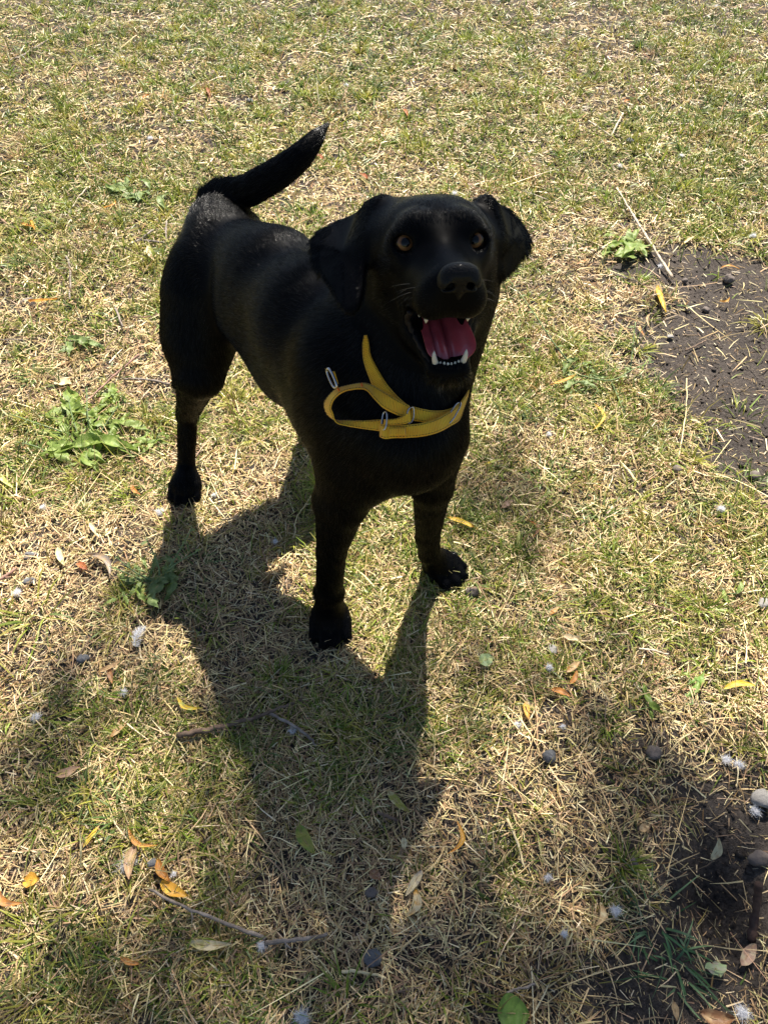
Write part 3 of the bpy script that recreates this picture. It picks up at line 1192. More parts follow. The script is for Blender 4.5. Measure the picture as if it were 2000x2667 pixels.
gx, gy = np.arange(-2.9, 3.1, .012), np.arange(-.9, 5.3, .012)
XX, YY = np.meshgrid(gx, gy, indexing='ij')
ZZ = height(XX, YY)
nx, ny = XX.shape
# sink the rim so that the apron meets it without overlapping
rim = np.minimum.reduce([XX - gx[0], gx[-1] - XX, YY - gy[0], gy[-1] - YY])
ZZ = ZZ - .03 * np.clip(1 - rim / .15, 0, 1) ** 2
idx = np.arange(nx * ny).reshape(nx, ny)
GQ = np.stack([idx[:-1, :-1], idx[1:, :-1], idx[1:, 1:], idx[:-1, 1:]], -1).reshape(-1, 4)


def soil_material():
    m, nt, out = new_mat('dark_soil')
    tc = nt.nodes.new('ShaderNodeTexCoord')
    b = nt.nodes.new('ShaderNodeBsdfPrincipled')
    b.inputs['Roughness'].default_value = .95
    b.inputs['Specular IOR Level'].default_value = .15

    def noise(scale, det=8, rough=.6):
        n = nt.nodes.new('ShaderNodeTexNoise')
        n.inputs['Scale'].default_value = scale
        n.inputs['Detail'].default_value = det
        n.inputs['Roughness'].default_value = rough
        nt.links.new(tc.outputs['Object'], n.inputs['Vector'])
        return n
    n1, n2, n3 = noise(9), noise(160, 6, .7), noise(600, 3)
    cr = nt.nodes.new('ShaderNodeValToRGB')
    e = cr.color_ramp.elements
    e[0].position, e[0].color = .30, (.045, .038, .034, 1)
    e[1].position, e[1].color = .75, (.19, .162, .142, 1)
    nt.links.new(n2.outputs['Fac'], cr.inputs[0])
    mx = nt.nodes.new('ShaderNodeMix')
    mx.data_type = 'RGBA'
    mx.blend_type = 'MULTIPLY'
    mx.inputs['Factor'].default_value = .6
    c2 = nt.nodes.new('ShaderNodeValToRGB')
    c2.color_ramp.elements[0].position, c2.color_ramp.elements[0].color = .35, (.55, .55, .58, 1)
    c2.color_ramp.elements[1].position, c2.color_ramp.elements[1].color = .65, (1.1, 1.05, 1, 1)
    nt.links.new(n1.outputs['Fac'], c2.inputs[0])
    nt.links.new(cr.outputs[0], mx.inputs['A'])
    nt.links.new(c2.outputs[0], mx.inputs['B'])
    nt.links.new(mx.outputs['Result'], b.inputs['Base Color'])
    ad = nt.nodes.new('ShaderNodeMath')
    ad.operation = 'ADD'
    nt.links.new(n2.outputs['Fac'], ad.inputs[0])
    nt.links.new(n3.outputs['Fac'], ad.inputs[1])
    bp = nt.nodes.new('ShaderNodeBump')
    bp.inputs['Strength'].default_value = 1.0
    bp.inputs['Distance'].default_value = .009
    nt.links.new(ad.outputs[0], bp.inputs['Height'])
    nt.links.new(bp.outputs[0], b.inputs['Normal'])
    nt.links.new(b.outputs[0], out.inputs[0])
    return m


soil_m = soil_material()
g = quad_mesh('ground', np.stack([XX, YY, ZZ], -1).reshape(-1, 3), GQ, soil_m)
g['kind'] = 'structure'
# the lawn beyond, out to the horizon
far_m = principled('dry_lawn', (.34, .28, .15), .95, .1, noise=((.16, .19, .07), 3), bump=(60, 1, .03))
r0, r1 = [(-2.8, -.8), (3.0, -.8), (3.0, 5.2), (-2.8, 5.2)], [(-250, -250), (250, -250), (250, 250), (-250, 250)]
g = mesh_obj('lawn', [(*p, -.03) for p in r0] + [(*p, -.035) for p in r1],
             [(0, 4, 5, 1), (1, 5, 6, 2), (2, 6, 7, 3), (3, 7, 4, 0)], far_m, smooth=False)
g['kind'] = 'structure'

# ------------------------------------------------------------------ straw and grass
rg = np.random.default_rng(20)


def scatter(n, power=1.0):
    """ground spots, denser near the place where one stands"""
    out = []
    got = 0
    while got < n:
        x, y = rg.uniform(-2.6, 2.8, n * 2), rg.uniform(-.6, 5.1, n * 2)
        r2 = x * x + (y - .25) ** 2 + 1.1
        k = rg.random(n * 2) < (1.1 / r2) ** power
        k &= np.abs(x) < .75 + .62 * np.maximum(y, 0)
        out.append(np.stack([x[k], y[k]], 1))
        got += k.sum()
    return np.concatenate(out)[:n]


PAL = {
    'straw': np.array([(.74, .57, .29), (.64, .47, .23), (.82, .69, .42), (.58, .41, .21), (.50, .32, .18), (.72, .58, .28), (.38, .25, .13), (.78, .65, .34), (.30, .20, .12)]),
    'green': np.array([(.15, .22, .025), (.21, .27, .035), (.09, .15, .030), (.28, .30, .045), (.11, .17, .05), (.32, .31, .055), (.17, .25, .025)]),
    'olive': np.array([(.34, .28, .08), (.42, .34, .11), (.26, .21, .06), (.36, .23, .09), (.30, .19, .08)]),
}


def pick(kind, n):
    p = PAL[kind]
    c = p[rg.integers(0, len(p), n)]
    return c * rg.uniform(.75, 1.2, (n, 1)) * rg.uniform(.94, 1.06, (n, 3))


def blades(base, az, el, length, width, bend, col, seg, twist=None, fold=None):
    """flat blades: seg pieces each, tapering to a point when seg > 1"""
    n = len(base)
    d = np.stack([np.cos(az) * np.cos(el), np.sin(az) * np.cos(el), np.sin(el)], 1)
    side = np.stack([-np.sin(az), np.cos(az), np.zeros(n)], 1)
    tw = rg.uniform(-.9, .9, n) if twist is None else twist
    up = np.cross(d, side)
    side = side * np.cos(tw)[:, None] + up * np.sin(tw)[:, None]
    lat = np.cross(d, np.array([0, 0, 1.0]))
    lat /= np.maximum(np.linalg.norm(lat, axis=1), 1e-6)[:, None]
    sw = rg.normal(0, .12, n)
    ts = np.linspace(0, 1, seg + 1)
    V = np.zeros((n, seg + 1, 2, 3))
    for i, t in enumerate(ts):
        c = base + d * (length * t)[:, None] + lat * (length * sw * t * t)[:, None]
        c[:, 2] -= length * bend * t * t
        prof = (1 - .8 * t ** 2.2) if seg > 1 else (1 - .35 * t)
        V[:, i, 0] = c - side * (width * .5 * prof)[:, None]
        V[:, i, 1] = c + side * (width * .5 * prof)[:, None]
    V = V.reshape(-1, 3)
    k = np.arange(n)[:, None] * (2 * (seg + 1)) + 2 * np.arange(seg)[None]
    Qd = np.stack([k, k + 1, k + 3, k + 2], -1).reshape(-1, 4)
    tt = np.repeat(ts, 2)[None, :, None]
    C = col[:, None, :] * (1.0 + 0 * tt)
    if fold is not None:                     # dry tips on green blades
        C = C * (1 - fold[:, None, None] * tt ** 2) + np.array([.55, .42, .2]) * fold[:, None, None] * tt ** 2
    return V, Qd, C.reshape(-1, 3)


def leaf_stuff_mat(name, trans=.35, rough=.6):
    m, nt, out = new_mat(name)
    at = nt.nodes.new('ShaderNodeAttribute')
    at.attribute_name = 'tint'
    p = nt.nodes.new('ShaderNodeBsdfPrincipled')
    p.inputs['Roughness'].default_value = rough
    p.inputs['Specular IOR Level'].default_value = .35
    t = nt.nodes.new('ShaderNodeBsdfTranslucent')
    mx = nt.nodes.new('ShaderNodeMixShader')
    mx.inputs[0].default_value = trans
    nt.links.new(at.outputs['Color'], p.inputs['Base Color'])
    nt.links.new(at.outputs['Color'], t.inputs['Color'])
    nt.links.new(p.outputs[0], mx.inputs[1])
    nt.links.new(t.outputs[0], mx.inputs[2])
    nt.links.new(mx.outputs[0], out.inputs[0])
    return m


def stuff(name, lists, mat, label, cat):
    V, Q, Cc, o = [], [], [], 0
    for v, q, c in lists:
        V.append(v)
        Q.append(q + o)
        Cc.append(c)
        o += len(v)
    V, Q, Cc = np.concatenate(V), np.concatenate(Q), np.concatenate(Cc)
    ob = quad_mesh(name, V, Q, mat)
    ob.data.polygons.foreach_set('use_smooth', np.zeros(len(Q), bool))
    at = ob.data.attributes.new('tint', 'FLOAT_COLOR', 'POINT')
    at.data.foreach_set('color', np.concatenate([Cc, np.ones((len(Cc), 1))], 1).astype(np.float32).ravel())
    tag(ob, label, cat, kind='stuff')
    return ob


def place(p, lift=0.0):
    return np.stack([p[:, 0], p[:, 1], height(p[:, 0], p[:, 1]) + lift], 1)


DENS = 1.0
x_ = lambda p: p[:, 0]
dist_w = lambda p: np.clip(np.sqrt(p[:, 0] ** 2 + p[:, 1] ** 2 + 1.2) / 1.25, 1, 2.6)
L_st, L_gr = [], []
# flat clippings
n = int(360000 * DENS)
p = scatter(n)
s, gf = soil_f(p[:, 0], p[:, 1]), green_f(p[:, 0], p[:, 1])
patch = fbm(p[:, 0], p[:, 1], .06, 91, 3)
worn = np.clip((x_(p) + .05) / .25, 0, 1) * np.clip((.72 - p[:, 1]) / .3, 0, 1)
k = rg.random(n) < (1 - .93 * s) * np.clip(.55 + 1.1 * (patch - .3), .3, 1) * (1 - .42 * worn)
p, s, gf = p[k], s[k], gf[k]
n = len(p)
w = dist_w(p)
col = pick('straw', n)
gk = rg.random(n) < .16 * gf
col[gk] = pick('olive', gk.sum())
dk = fbm(p[:, 0], p[:, 1], .12, 97, 3)
col *= np.clip(.70 + .9 * (dk - .25), .5, 1.2)[:, None] * rg.uniform(.6, 1.15, (n, 1))
col *= (1 - .25 * s)[:, None]
ln = rg.gamma(4, .0038, n).clip(.004, .045) * np.sqrt(w)
L_st.append(blades(place(p, rg.uniform(.0005, .011, n) * (1 - .6 * s)), rg.uniform(0, 2 * math.pi, n), rg.normal(0, .16, n), ln,
                   rg.uniform(.0009, .0021, n) * w, rg.uniform(-.1, .25, n), col, 1))
# longer straws, bent
n = int(9000 * DENS)
p = scatter(n)
s = soil_f(p[:, 0], p[:, 1])
k = rg.random(n) < (1 - .85 * s)
p = p[k]
n = len(p)
w = dist_w(p)
L_st.append(blades(place(p, rg.uniform(.003, .014, n)), rg.uniform(0, 2 * math.pi, n), rg.uniform(-.05, .30, n), rg.uniform(.030, .065, n) * np.sqrt(w),
                   rg.uniform(.0011, .0023, n) * w ** .8, rg.uniform(.05, .35, n), pick('straw', n), 2))
n = 420
p = scatter(n, .8)
n = len(p)
L_st.append(blades(place(p, rg.uniform(.006, .016, n)), rg.uniform(0, 2 * math.pi, n), rg.uniform(0, .25, n), rg.uniform(.08, .20, n),
                   rg.uniform(.0012, .0022, n), rg.uniform(.05, .22, n), pick('straw', n) * 1.1, 5))
# root hairs and bits on bare soil
n = 60000
p = scatter(n, .8)
s = soil_f(p[:, 0], p[:, 1])
p = p[(s > .3) & (rg.random(n) < .85)]
n = len(p)
L_st.append(blades(place(p, rg.uniform(.001, .006, n)), rg.uniform(0, 2 * math.pi, n), rg.normal(0, .15, n), rg.gamma(2.5, .0048, n).clip(.003, .045),
                   rg.uniform(.0006, .0014, n), rg.uniform(-.2, .3, n), pick('straw', n) * .9, 2))
straw_m = leaf_stuff_mat('dry_straw', .14, .5)
stuff('straw_litter', L_st, straw_m, 'pale dry grass clippings and straw lying matted over the ground', 'straw')
# standing grass
n = int(260000 * DENS)
p = scatter(n)
s, gf = soil_f(p[:, 0], p[:, 1]), green_f(p[:, 0], p[:, 1])
cl = fbm(p[:, 0], p[:, 1], .05, 51, 2)
k = rg.random(n) < (1 - .97 * s) * np.clip(.15 + 1.1 * gf * (.3 + 1.2 * cl), 0, 1)
p, gf = p[k], gf[k]
n = len(p)
w = dist_w(p)
isg = rg.random(n) < np.clip(gf * 1.7 - .22, .06, .97)
col = pick('straw', n)
col[isg] = pick('green', isg.sum())
ol = (~isg) & (rg.random(n) < .35)
col[ol] = pick('olive', ol.sum())
fo = np.where(isg, rg.random(n) ** 2 * .8, 0)
L_gr.append(blades(place(p, -.002), rg.uniform(0, 2 * math.pi, n), rg.uniform(.15, 1.25, n), rg.gamma(5, .0064, n).clip(.012, .07) * w ** .6,
                   rg.uniform(.0013, .0030, n) * w ** .7, rg.uniform(.1, .6, n), col, 2, fold=fo))
# tufts
nt_ = 4600
c = scatter(nt_, .75)
s, gf = soil_f(c[:, 0], c[:, 1]), green_f(c[:, 0], c[:, 1])
k = rg.random(nt_) < np.clip(gf * 1.3, .1, 1) * (1 - .93 * s)
c, gf = c[k], gf[k]
for i in range(len(c)):
    pass
m_ = rg.integers(12, 44, len(c))
ci = np.repeat(np.arange(len(c)), m_)
n = len(ci)
dry = rg.random(len(c)) < .28
R0 = rg.uniform(.008, .030, len(c))
ang = rg.uniform(0, 2 * math.pi, n)
rr = np.sqrt(rg.random(n)) * R0[ci]
p = c[ci] + np.stack([np.cos(ang), np.sin(ang)], 1) * rr[:, None]
w = dist_w(p)
tl = rg.uniform(.032, .075, len(c))[ci]
tcol = pick('green', len(c))[ci] * rg.uniform(.8, 1.2, (n, 1))
dc = np.where(rg.random((len(c), 1)) < .5, pick('olive', len(c)), pick('straw', len(c)) * .8)[ci]
col = np.where(dry[ci][:, None], dc, tcol)
L_gr.append(blades(place(p, -.002), ang + rg.normal(0, .5, n), 1.35 - (rr / .03) * .7 - rg.random(n) * .5, tl * rg.uniform(.5, 1.15, n) * w ** .3,
                   rg.uniform(.0014, .0030, n) * np.where(dry[ci], .6, 1) * w ** .6, rg.uniform(.15, .7, n), col, 3, fold=np.where(dry[ci], 0, rg.random(n) ** 2 * .7)))
grass_m = leaf_stuff_mat('grass_blades', .28, .45)
stuff('grass', L_gr, grass_m, 'short patchy grass, half green and half dried to straw, growing from the ground', 'grass')
# soil crumbs
n = 60000
p = scatter(n, .8)
s = soil_f(p[:, 0], p[:, 1])
p = p[rg.random(n) < np.clip(s * 1.2, .06, 1)]
n = len(p)
cube = np.array([(x, y, z) for x in (-1, 1) for y in (-1, 1) for z in (-1, 1)], float)
cq = np.array([(0, 1, 3, 2), (4, 6, 7, 5), (0, 4, 5, 1), (2, 3, 7, 6), (0, 2, 6, 4), (1, 5, 7, 3)])
sz = rg.gamma(1.5, .0010, n).clip(.0007, .008)
jit = cube[None] * rg.uniform(.35, 1.0, (n, 8, 3))
an = rg.uniform(0, math.pi, n)
rot = np.stack([np.stack([np.cos(an), -np.sin(an), 0 * an], -1), np.stack([np.sin(an), np.cos(an), 0 * an], -1), np.stack([0 * an, 0 * an, 0 * an + .75], -1)], 1)
V = np.einsum('nij,nkj->nki', rot, jit) * sz[:, None, None] + (place(p) + np.stack([0 * sz, 0 * sz, sz * .3], 1))[:, None]
Q = (np.arange(n)[:, None, None] * 8 + cq[None]).reshape(-1, 4)
ob = quad_mesh('soil_crumbs', V.reshape(-1, 3), Q, soil_m)
tag(ob, 'dark crumbs and clods of soil scattered over the bare patches', 'soil', kind='stuff')

# ------------------------------------------------------------------ fallen leaves, fluff, stones, twigs, weeds
ri = np.random.default_rng(77)
COLS = {'yellow': (.72, .50, .05), 'amber': (.62, .33, .05), 'orange': (.55, .24, .06), 'brown': (.27, .14, .07), 'tan': (.55, .38, .20), 'pale': (.70, .60, .38),
        'cream': (.75, .68, .42), 'olive': (.34, .33, .07), 'green': (.16, .28, .05), 'pink': (.48, .31, .22), 'grey': (.36, .31, .27), 'lime': (.50, .55, .16),
        'rust': (.38, .12, .05), 'sage': (.30, .40, .20)}
_lm = {}


def leaf_mat(c1, c2='', trans=.35):
    key = (c1, c2, trans)
    if key in _lm:
        return _lm[key]
    m, nt, out = new_mat('leaf_' + c1)
    tc = nt.nodes.new('ShaderNodeTexCoord')
    n = nt.nodes.new('ShaderNodeTexNoise')
    n.inputs['Scale'].default_value = 90
    n.inputs['Detail'].default_value = 6
    nt.links.new(tc.outputs['Object'], n.inputs['Vector'])
    cr = nt.nodes.new('ShaderNodeValToRGB')
    a, b = COLS[c1], COLS[c2 or c1]
    cr.color_ramp.elements[0].position = .42
    cr.color_ramp.elements[1].position = .66
    cr.color_ramp.elements[0].color = (*a, 1)
    cr.color_ramp.elements[1].color = (*[x * (.62 if not c2 else 1) for x in b], 1)
    nt.links.new(n.outputs['Fac'], cr.inputs[0])
    p = nt.nodes.new('ShaderNodeBsdfPrincipled')
    p.inputs['Roughness'].default_value = .5
    p.inputs['Specular IOR Level'].default_value = .4
    t = nt.nodes.new('ShaderNodeBsdfTranslucent')
    mx = nt.nodes.new('ShaderNodeMixShader')
    mx.inputs[0].default_value = trans
    bp = nt.nodes.new('ShaderNodeBump')
    bp.inputs['Strength'].default_value = .6
    bp.inputs['Distance'].default_value = .0008
    n2 = nt.nodes.new('ShaderNodeTexNoise')
    n2.inputs['Scale'].default_value = 420
    nt.links.new(tc.outputs['Object'], n2.inputs['Vector'])
    nt.links.new(n2.outputs['Fac'], bp.inputs['Height'])
    nt.links.new(bp.outputs[0], p.inputs['Normal'])
    nt.links.new(cr.outputs[0], p.inputs['Base Color'])
    nt.links.new(cr.outputs[0], t.inputs['Color'])
    nt.links.new(p.outputs[0], mx.inputs[1])
    nt.links.new(t.outputs[0], mx.inputs[2])
    nt.links.new(mx.outputs[0], out.inputs[0])
    _lm[key] = m
    return m


def on_ground(px, py, lift):
    p = G(px, py, lift)
    for _ in range(2):
        p = G(px, py, lift + float(height(np.array([p[0]]), np.array([p[1]]))[0]))
    return p


def leaf_geo(a, b, w, curl=.3, bow=.12, side=0.0, lobes=0, tip=1.0, up=None, n=12, wav=.0):
    """a blade of leaf from a to b; w half width; curl: trough depth; side: sideways sweep; lobes: deep teeth"""
    a, b = np.asarray(a, float), np.asarray(b, float)
    L = np.linalg.norm(b - a)
    d = unit(b - a)
    up = UP if up is None else up
    s = unit(np.cross(d, up))
    nrm = np.cross(s, d)
    V, F = [], []
    K = 5
    ph = ri.uniform(0, 6)
    for i in range(n + 1):
        t = i / n
        c = a + d * L * t + s * (side * L * math.sin(math.pi * t)) + nrm * (bow * L * math.sin(math.pi * t))
        prof = (math.sin(math.pi * min(1, t * .96 + .02) ** (.8 if tip >= 1 else tip))) ** .8
        if lobes:
            prof = max(.12, prof) * (.45 + .55 * abs(math.sin(math.pi * lobes * t * .5 + .4)) ** .7) * (.55 + .9 * t if t < .75 else 1.2 - (t - .75) * 3.4)
        for j in range(K):
            v = j / (K - 1) * 2 - 1
            V.append(c + s * (v * w * prof) + nrm * (curl * w * v * v + wav * w * math.sin(t * 14 + ph + v * 2) - .0))
    for i in range(n):
        for j in range(K - 1):
            q = i * K + j
            F.append((q, q + 1, q + K + 1, q + K))
    return V, F


def local_mesh(name, V, F, mat, origin, parent=None):
    """top-level mesh whose origin lies at the thing's base"""
    V = np.asarray(V) - np.asarray(origin)
    o = mesh_obj(name, V, F, mat)
    o.location = tuple(origin)
    return o


LEAVES = [  # ends on the photograph, half width in mm, colours, sweep, curl, label
    (1166, 1347, 1244, 1378, 5.5, 'yellow', 'amber', .0, .3, "bright yellow leaf with browned ends lying right of the dog's far front leg"),
    (1259, 1212, 1312, 1195, 3.2, 'lime', 'yellow', .0, .6, "pale yellow-green pod-like leaf right of the dog's chest"),
    (1347, 1414, 1353, 1382, 3.0, 'lime', '', .0, .3, 'tiny yellow-green leaf standing upright in the shade right of the far front paw'),
    (1375, 1356, 1386, 1400, 3.6, 'brown', 'orange', -.35, .5, 'curled brown leaf beside the tiny yellow-green leaf'),
    (1308, 1322, 1336, 1303, 6, 'pink', 'tan', .0, .3, "pinkish tan leaf just above the bright yellow leaf by the dog's leg"),
    (1432, 1600, 1456, 1580, 4, 'orange', 'tan', .0, .2, 'small orange-tan leaf in the sunlit grass between the far front paw and the pebble'),
    (1463, 1656, 1515, 1664, 6, 'pale', 'pink', .12, .6, 'pale curled leaf just above the small grey pebble right of the paws'),
    (1476, 1752, 1512, 1722, 5.5, 'tan', 'orange', .0, .4, 'tan leaf beside the white fluff below the grey pebble'),
    (1484, 1782, 1502, 1746, 4.2, 'orange', 'brown', .1, .3, 'brown-orange leaf tucked under the tan leaf beside the fluff'),
    (1250, 1728, 1284, 1710, 12, 'sage', 'lime', .0, .15, 'broad pale green leaf lying at the edge of the dog shadow'),
    (1711, 744, 1734, 814, 7.5, 'yellow', 'amber', .04, .35, 'bright yellow willow leaf lying alone on the bare dark soil'),
    (1774, 638, 1810, 614, 4.5, 'pale', 'amber', .0, .3, 'pale yellow leaf at the upper edge of the bare soil'),
    (1874, 784, 1900, 774, 4.5, 'amber', '', .45, .5, 'small amber leaf curled into a hook on the bare soil'),
    (1877, 697, 1926, 700, 4.2, 'amber', 'orange', -.2, .3, 'long amber leaf curving above the dark clod on the soil'),
    (1434, 1002, 1502, 974, 4.2, 'amber', 'yellow', .08, .3, 'narrow amber leaf beside the sprawling weed right of the dog'),
    (1546, 1050, 1541, 1122, 3.4, 'yellow', 'amber', -.22, .3, 'thin yellow leaf bent like a bow below the sprawling weed'),
    (1692, 818, 1692, 854, 3, 'tan', '', .1, .3, 'small tan sliver leaf below the bright yellow willow leaf on the soil'),
    (1666, 848, 1680, 876, 3.6, 'orange', 'tan', .12, .3, 'small orange leaf at the left edge of the bare soil'),
    (1797, 1092, 1828, 1104, 4, 'pale', 'orange', .0, .3, 'pale leaf with an orange end where the bare soil meets the grass'),
    (1500, 688, 1534, 676, 4, 'orange', 'brown', .0, .3, 'rust coloured leaf where grass meets the soil, left of the weed rosette'),
    (352, 2204, 337, 2292, 8, 'tan', 'pink', .06, .5, 'broad tan leaf leaning on a clump of white fluff at the lower left'),
    (412, 2240, 444, 2298, 6, 'orange', 'amber', .1, .5, 'orange leaf joined to a yellow one at the lower left, above the grey twig'),
    (420, 2300, 491, 2336, 8, 'amber', 'yellow', .05, .4, 'golden leaf just above the upper end of the long grey twig'),
    (493, 2456, 603, 2460, 6, 'pale', 'olive', .06, .4, 'long pale leaf lying under the long grey twig'),
    (-6, 2300, 68, 2352, 5, 'orange', 'brown', .25, .4, 'orange-brown curved leaf at the left edge of the frame'),
    (64, 2296, 104, 2292, 10, 'amber', 'yellow', .0, .3, 'small broad amber leaf near the left edge of the frame'),
    (334, 2156, 412, 2202, 3.4, 'orange', 'amber', .22, .3, 'slender orange leaf arching above the tan leaf and fluff'),
    (314, 2494, 368, 2512, 3.4, 'orange', 'brown', .08, .3, 'small rusty brown leaf below the long grey twig, left of the pale leaf'),
    (217, 2208, 262, 2148, 3.2, 'yellow', 'tan', .0, .3, 'slim yellowish leaf left of the fluff with the tan leaf'),
    (777, 2152, 820, 2226, 9, 'olive', 'green', .05, .3, "dark olive green leaf below the dog's shadowed chest"),
    (1099, 2270, 1056, 2336, 5.5, 'pale', 'grey', .0, .4, 'upper pale leaf of a curled pair low in the centre'),
    (1082, 2317, 1055, 2392, 6.5, 'pale', 'amber', -.22, .4, 'lower cream leaf of a curled pair low in the centre'),
    (1010, 2062, 1066, 2118, 6, 'olive', 'pale', .05, .3, 'greenish khaki leaf in the shade above the short brown stick'),
    (1190, 2140, 1164, 2226, 3.6, 'amber', 'orange', -.3, .4, 'amber leaf twisted like a hook right of the greenish khaki leaf'),
    (1052, 2183, 1052, 2214, 4.5, 'cream', '', .0, .2, 'tiny cream oval leaf above the curled pair'),
    (964, 2270, 993, 2293, 6.5, 'brown', 'pink', .0, .3, 'dark brown leaf in the shade left of the curled pair'),
    (463, 1816, 530, 1844, 4, 'yellow', 'lime', .22, .3, 'yellow crescent leaf above the forked brown branch'),
    (223, 1446, 288, 1508, 6.5, 'grey', 'tan', -.22, .6, 'large greyish curled leaf left of the thistle weed'),
    (203, 1466, 228, 1485, 6.5, 'rust', 'orange', .0, .3, 'red-brown leaf scrap beside the greyish curled leaf'),
    (254, 1752, 320, 1720, 4.5, 'tan', 'brown', .06, .4, 'tan leaf lying below the feather'),
    (284, 1742, 293, 1782, 4.5, 'brown', 'orange', .0, .4, 'brown leaf hanging off the tan leaf below the feather'),
    (289, 1920, 331, 1883, 5, 'tan', 'orange', .0, .3, 'tan-orange leaf between the small white puff and the branch'),
    (146, 2020, 209, 1998, 7.5, 'pink', 'tan', .1, .4, 'pinkish dry leaf on flattened straw at the left'),
    (-4, 1230, 38, 1272, 5, 'lime', 'cream', .06, .3, 'pale yellow-green leaf at the left edge beside the leafy weed'),
    (142, 996, 188, 1000, 13, 'cream', 'tan', .0, .3, 'broad cream dry leaf above the leafy weed'),
    (152, 1426, 169, 1474, 6, 'cream', 'lime', .05, .3, 'cream leaf standing in the grass right of the two slate chips'),
    (233, 1362, 252, 1394, 3.8, 'cream', '', .0, .3, 'small cream sliver leaf between the leafy weed and the thistle weed'),
    (362, 1190, 403, 1214, 4, 'tan', 'orange', .0, .4, 'tan leaf left of the near hind paw'),
    (343, 1264, 367, 1290, 4.5, 'orange', 'brown', .1, .4, 'orange-brown curled leaf above the big white puff'),
    (55, 580, 95, 592, 6, 'orange', 'amber', .1, .5, 'orange leaf beside the dark curved twig at the upper left'),
    (80, 572, 92, 600, 4, 'amber', 'yellow', .0, .5, 'yellow-edged leaf crossing the orange leaf at the upper left'),
    (270, 540, 299, 519, 5, 'amber', 'orange', .4, .5, 'amber leaf rolled into a ring in green grass left of the tail'),
    (74, 784, 150, 778, 6.5, 'amber', 'orange', .12, .5, 'long amber leaf with curled edges left of the dog'),
    (388, 640, 405, 682, 7, 'cream', 'tan', .08, .4, 'cream leaf below the forked twigs beside the rump'),
    (52, 786, 88, 775, 5, 'grey', '', .0, .3, 'grey leaf touching the long amber leaf'),
    (1884, 1795, 1970, 1788, 5.5, 'yellow', 'lime', -.12, .3, 'yellow leaf lying level near the right edge'),
    (1436, 1796, 1486, 1816, 5.5, 'orange', 'brown', -.06, .4, 'rusty leaf in shade below the brown-orange leaf'),
    (1370, 1828, 1377, 1876, 5, 'amber', 'tan', .05, .3, 'upright amber leaf left of the rusty leaf'),
    (540, 228, 548, 254, 8, 'rust', 'brown', .0, .5, 'dark red leaf in the far grass above the tail'),
    (372, 254, 388, 246, 8, 'orange', '', .0, .5, 'orange scrap of leaf in the far grass left of the dark red leaf'),
    (1626, 264, 1640, 260, 8, 'orange', 'rust', .0, .5, 'orange scrap of leaf above the V-shaped twig'),
    (1052, 284, 1062, 302, 7, 'rust', 'orange', .0, .5, 'rusty leaf in the far grass above the dog head'),
    (824, 402, 842, 414, 7, 'rust', 'pink', .0, .5, 'red leaf just right of the tail'),
    (938, 452, 958, 466, 8, 'rust', 'brown', .0, .5, 'brown leaf between the tail and the near ear'),
    (1852, 2238, 1872, 2184, 6, 'cream', 'tan', .12, .5, 'cream leaf at the edge of the dark pit'),
    (1666, 2164, 1690, 2149, 5.5, 'tan', 'pale', .0, .4, 'tan leaf on sunlit straw above the pit'),
    (1563, 2352, 1549, 2415, 4.5, 'tan', 'cream', -.2, .5, 'curled tan leaf left of the green grass clump at the lower right'),
    (1930, 2516, 1965, 2460, 8, 'pink', 'pale', .0, .4, 'pinkish leaf below the upright stake'),
    (1822, 2640, 1912, 2654, 9, 'brown', 'tan', .1, .6, 'large crumpled brown leaf at the bottom right'),
    (1754, 2612, 1762, 2660, 4.5, 'tan', '', .0, .4, 'narrow tan leaf left of the crumpled brown leaf'),
    (1296, 2640, 1378, 2642, 21, 'green', '', .0, .1, 'round fresh green leaf cut by the bottom edge of the frame'),
    (1855, 2508, 1876, 2546, 14, 'sage', 'grey', .0, .1, 'dull grey-green round leaf below the dark pit'),
]
for x1, y1, x2, y2, w, c1, c2, side, curl, label in LEAVES:
    a, b = on_ground(x1, y1, .013), on_ground(x2, y2, .017)
    V, F = leaf_geo(a, b, w / 1000, curl=curl, bow=.05, side=side, wav=.12)
    V = np.asarray(V)
    V[:, 2] -= min(0, (V[:, 2] - .008).min()) * 0
    o = local_mesh('fallen_leaf', V, F, leaf_mat(c1, c2), (a + b) / 2 - V3(0, 0, .012))
    st = tube_geo(catmull([a - unit(b - a) * .004 - V3(0, 0, .002), a, (a + b) / 2 + V3(0, 0, .0005) + np.linalg.norm(b - a) * (.05 * UP + side * unit(np.cross(b - a, UP))) - .0003 * UP, b], 5), .00035, 5)
    mesh_obj('midrib', st[0], st[1], leaf_mat('tan'), o)
    tag(o, label, 'leaf', 'leaves fallen on the grass')

# white down puffs
down_m = leaf_mat('cream')
dm, nt, out = new_mat('white_down')
pb = nt.nodes.new('ShaderNodeBsdfPrincipled')
pb.inputs['Base Color'].default_value = (.86, .86, .88, 1)
pb.inputs['Roughness'].default_value = .8
tb = nt.nodes.new('ShaderNodeBsdfTranslucent')
tb.inputs['Color'].default_value = (.85, .85, .88, 1)
mx = nt.nodes.new('ShaderNodeMixShader')
mx.inputs[0].default_value = .4
nt.links.new(pb.outputs[0], mx.inputs[1])
nt.links.new(tb.outputs[0], mx.inputs[2])
nt.links.new(mx.outputs[0], out.inputs[0])


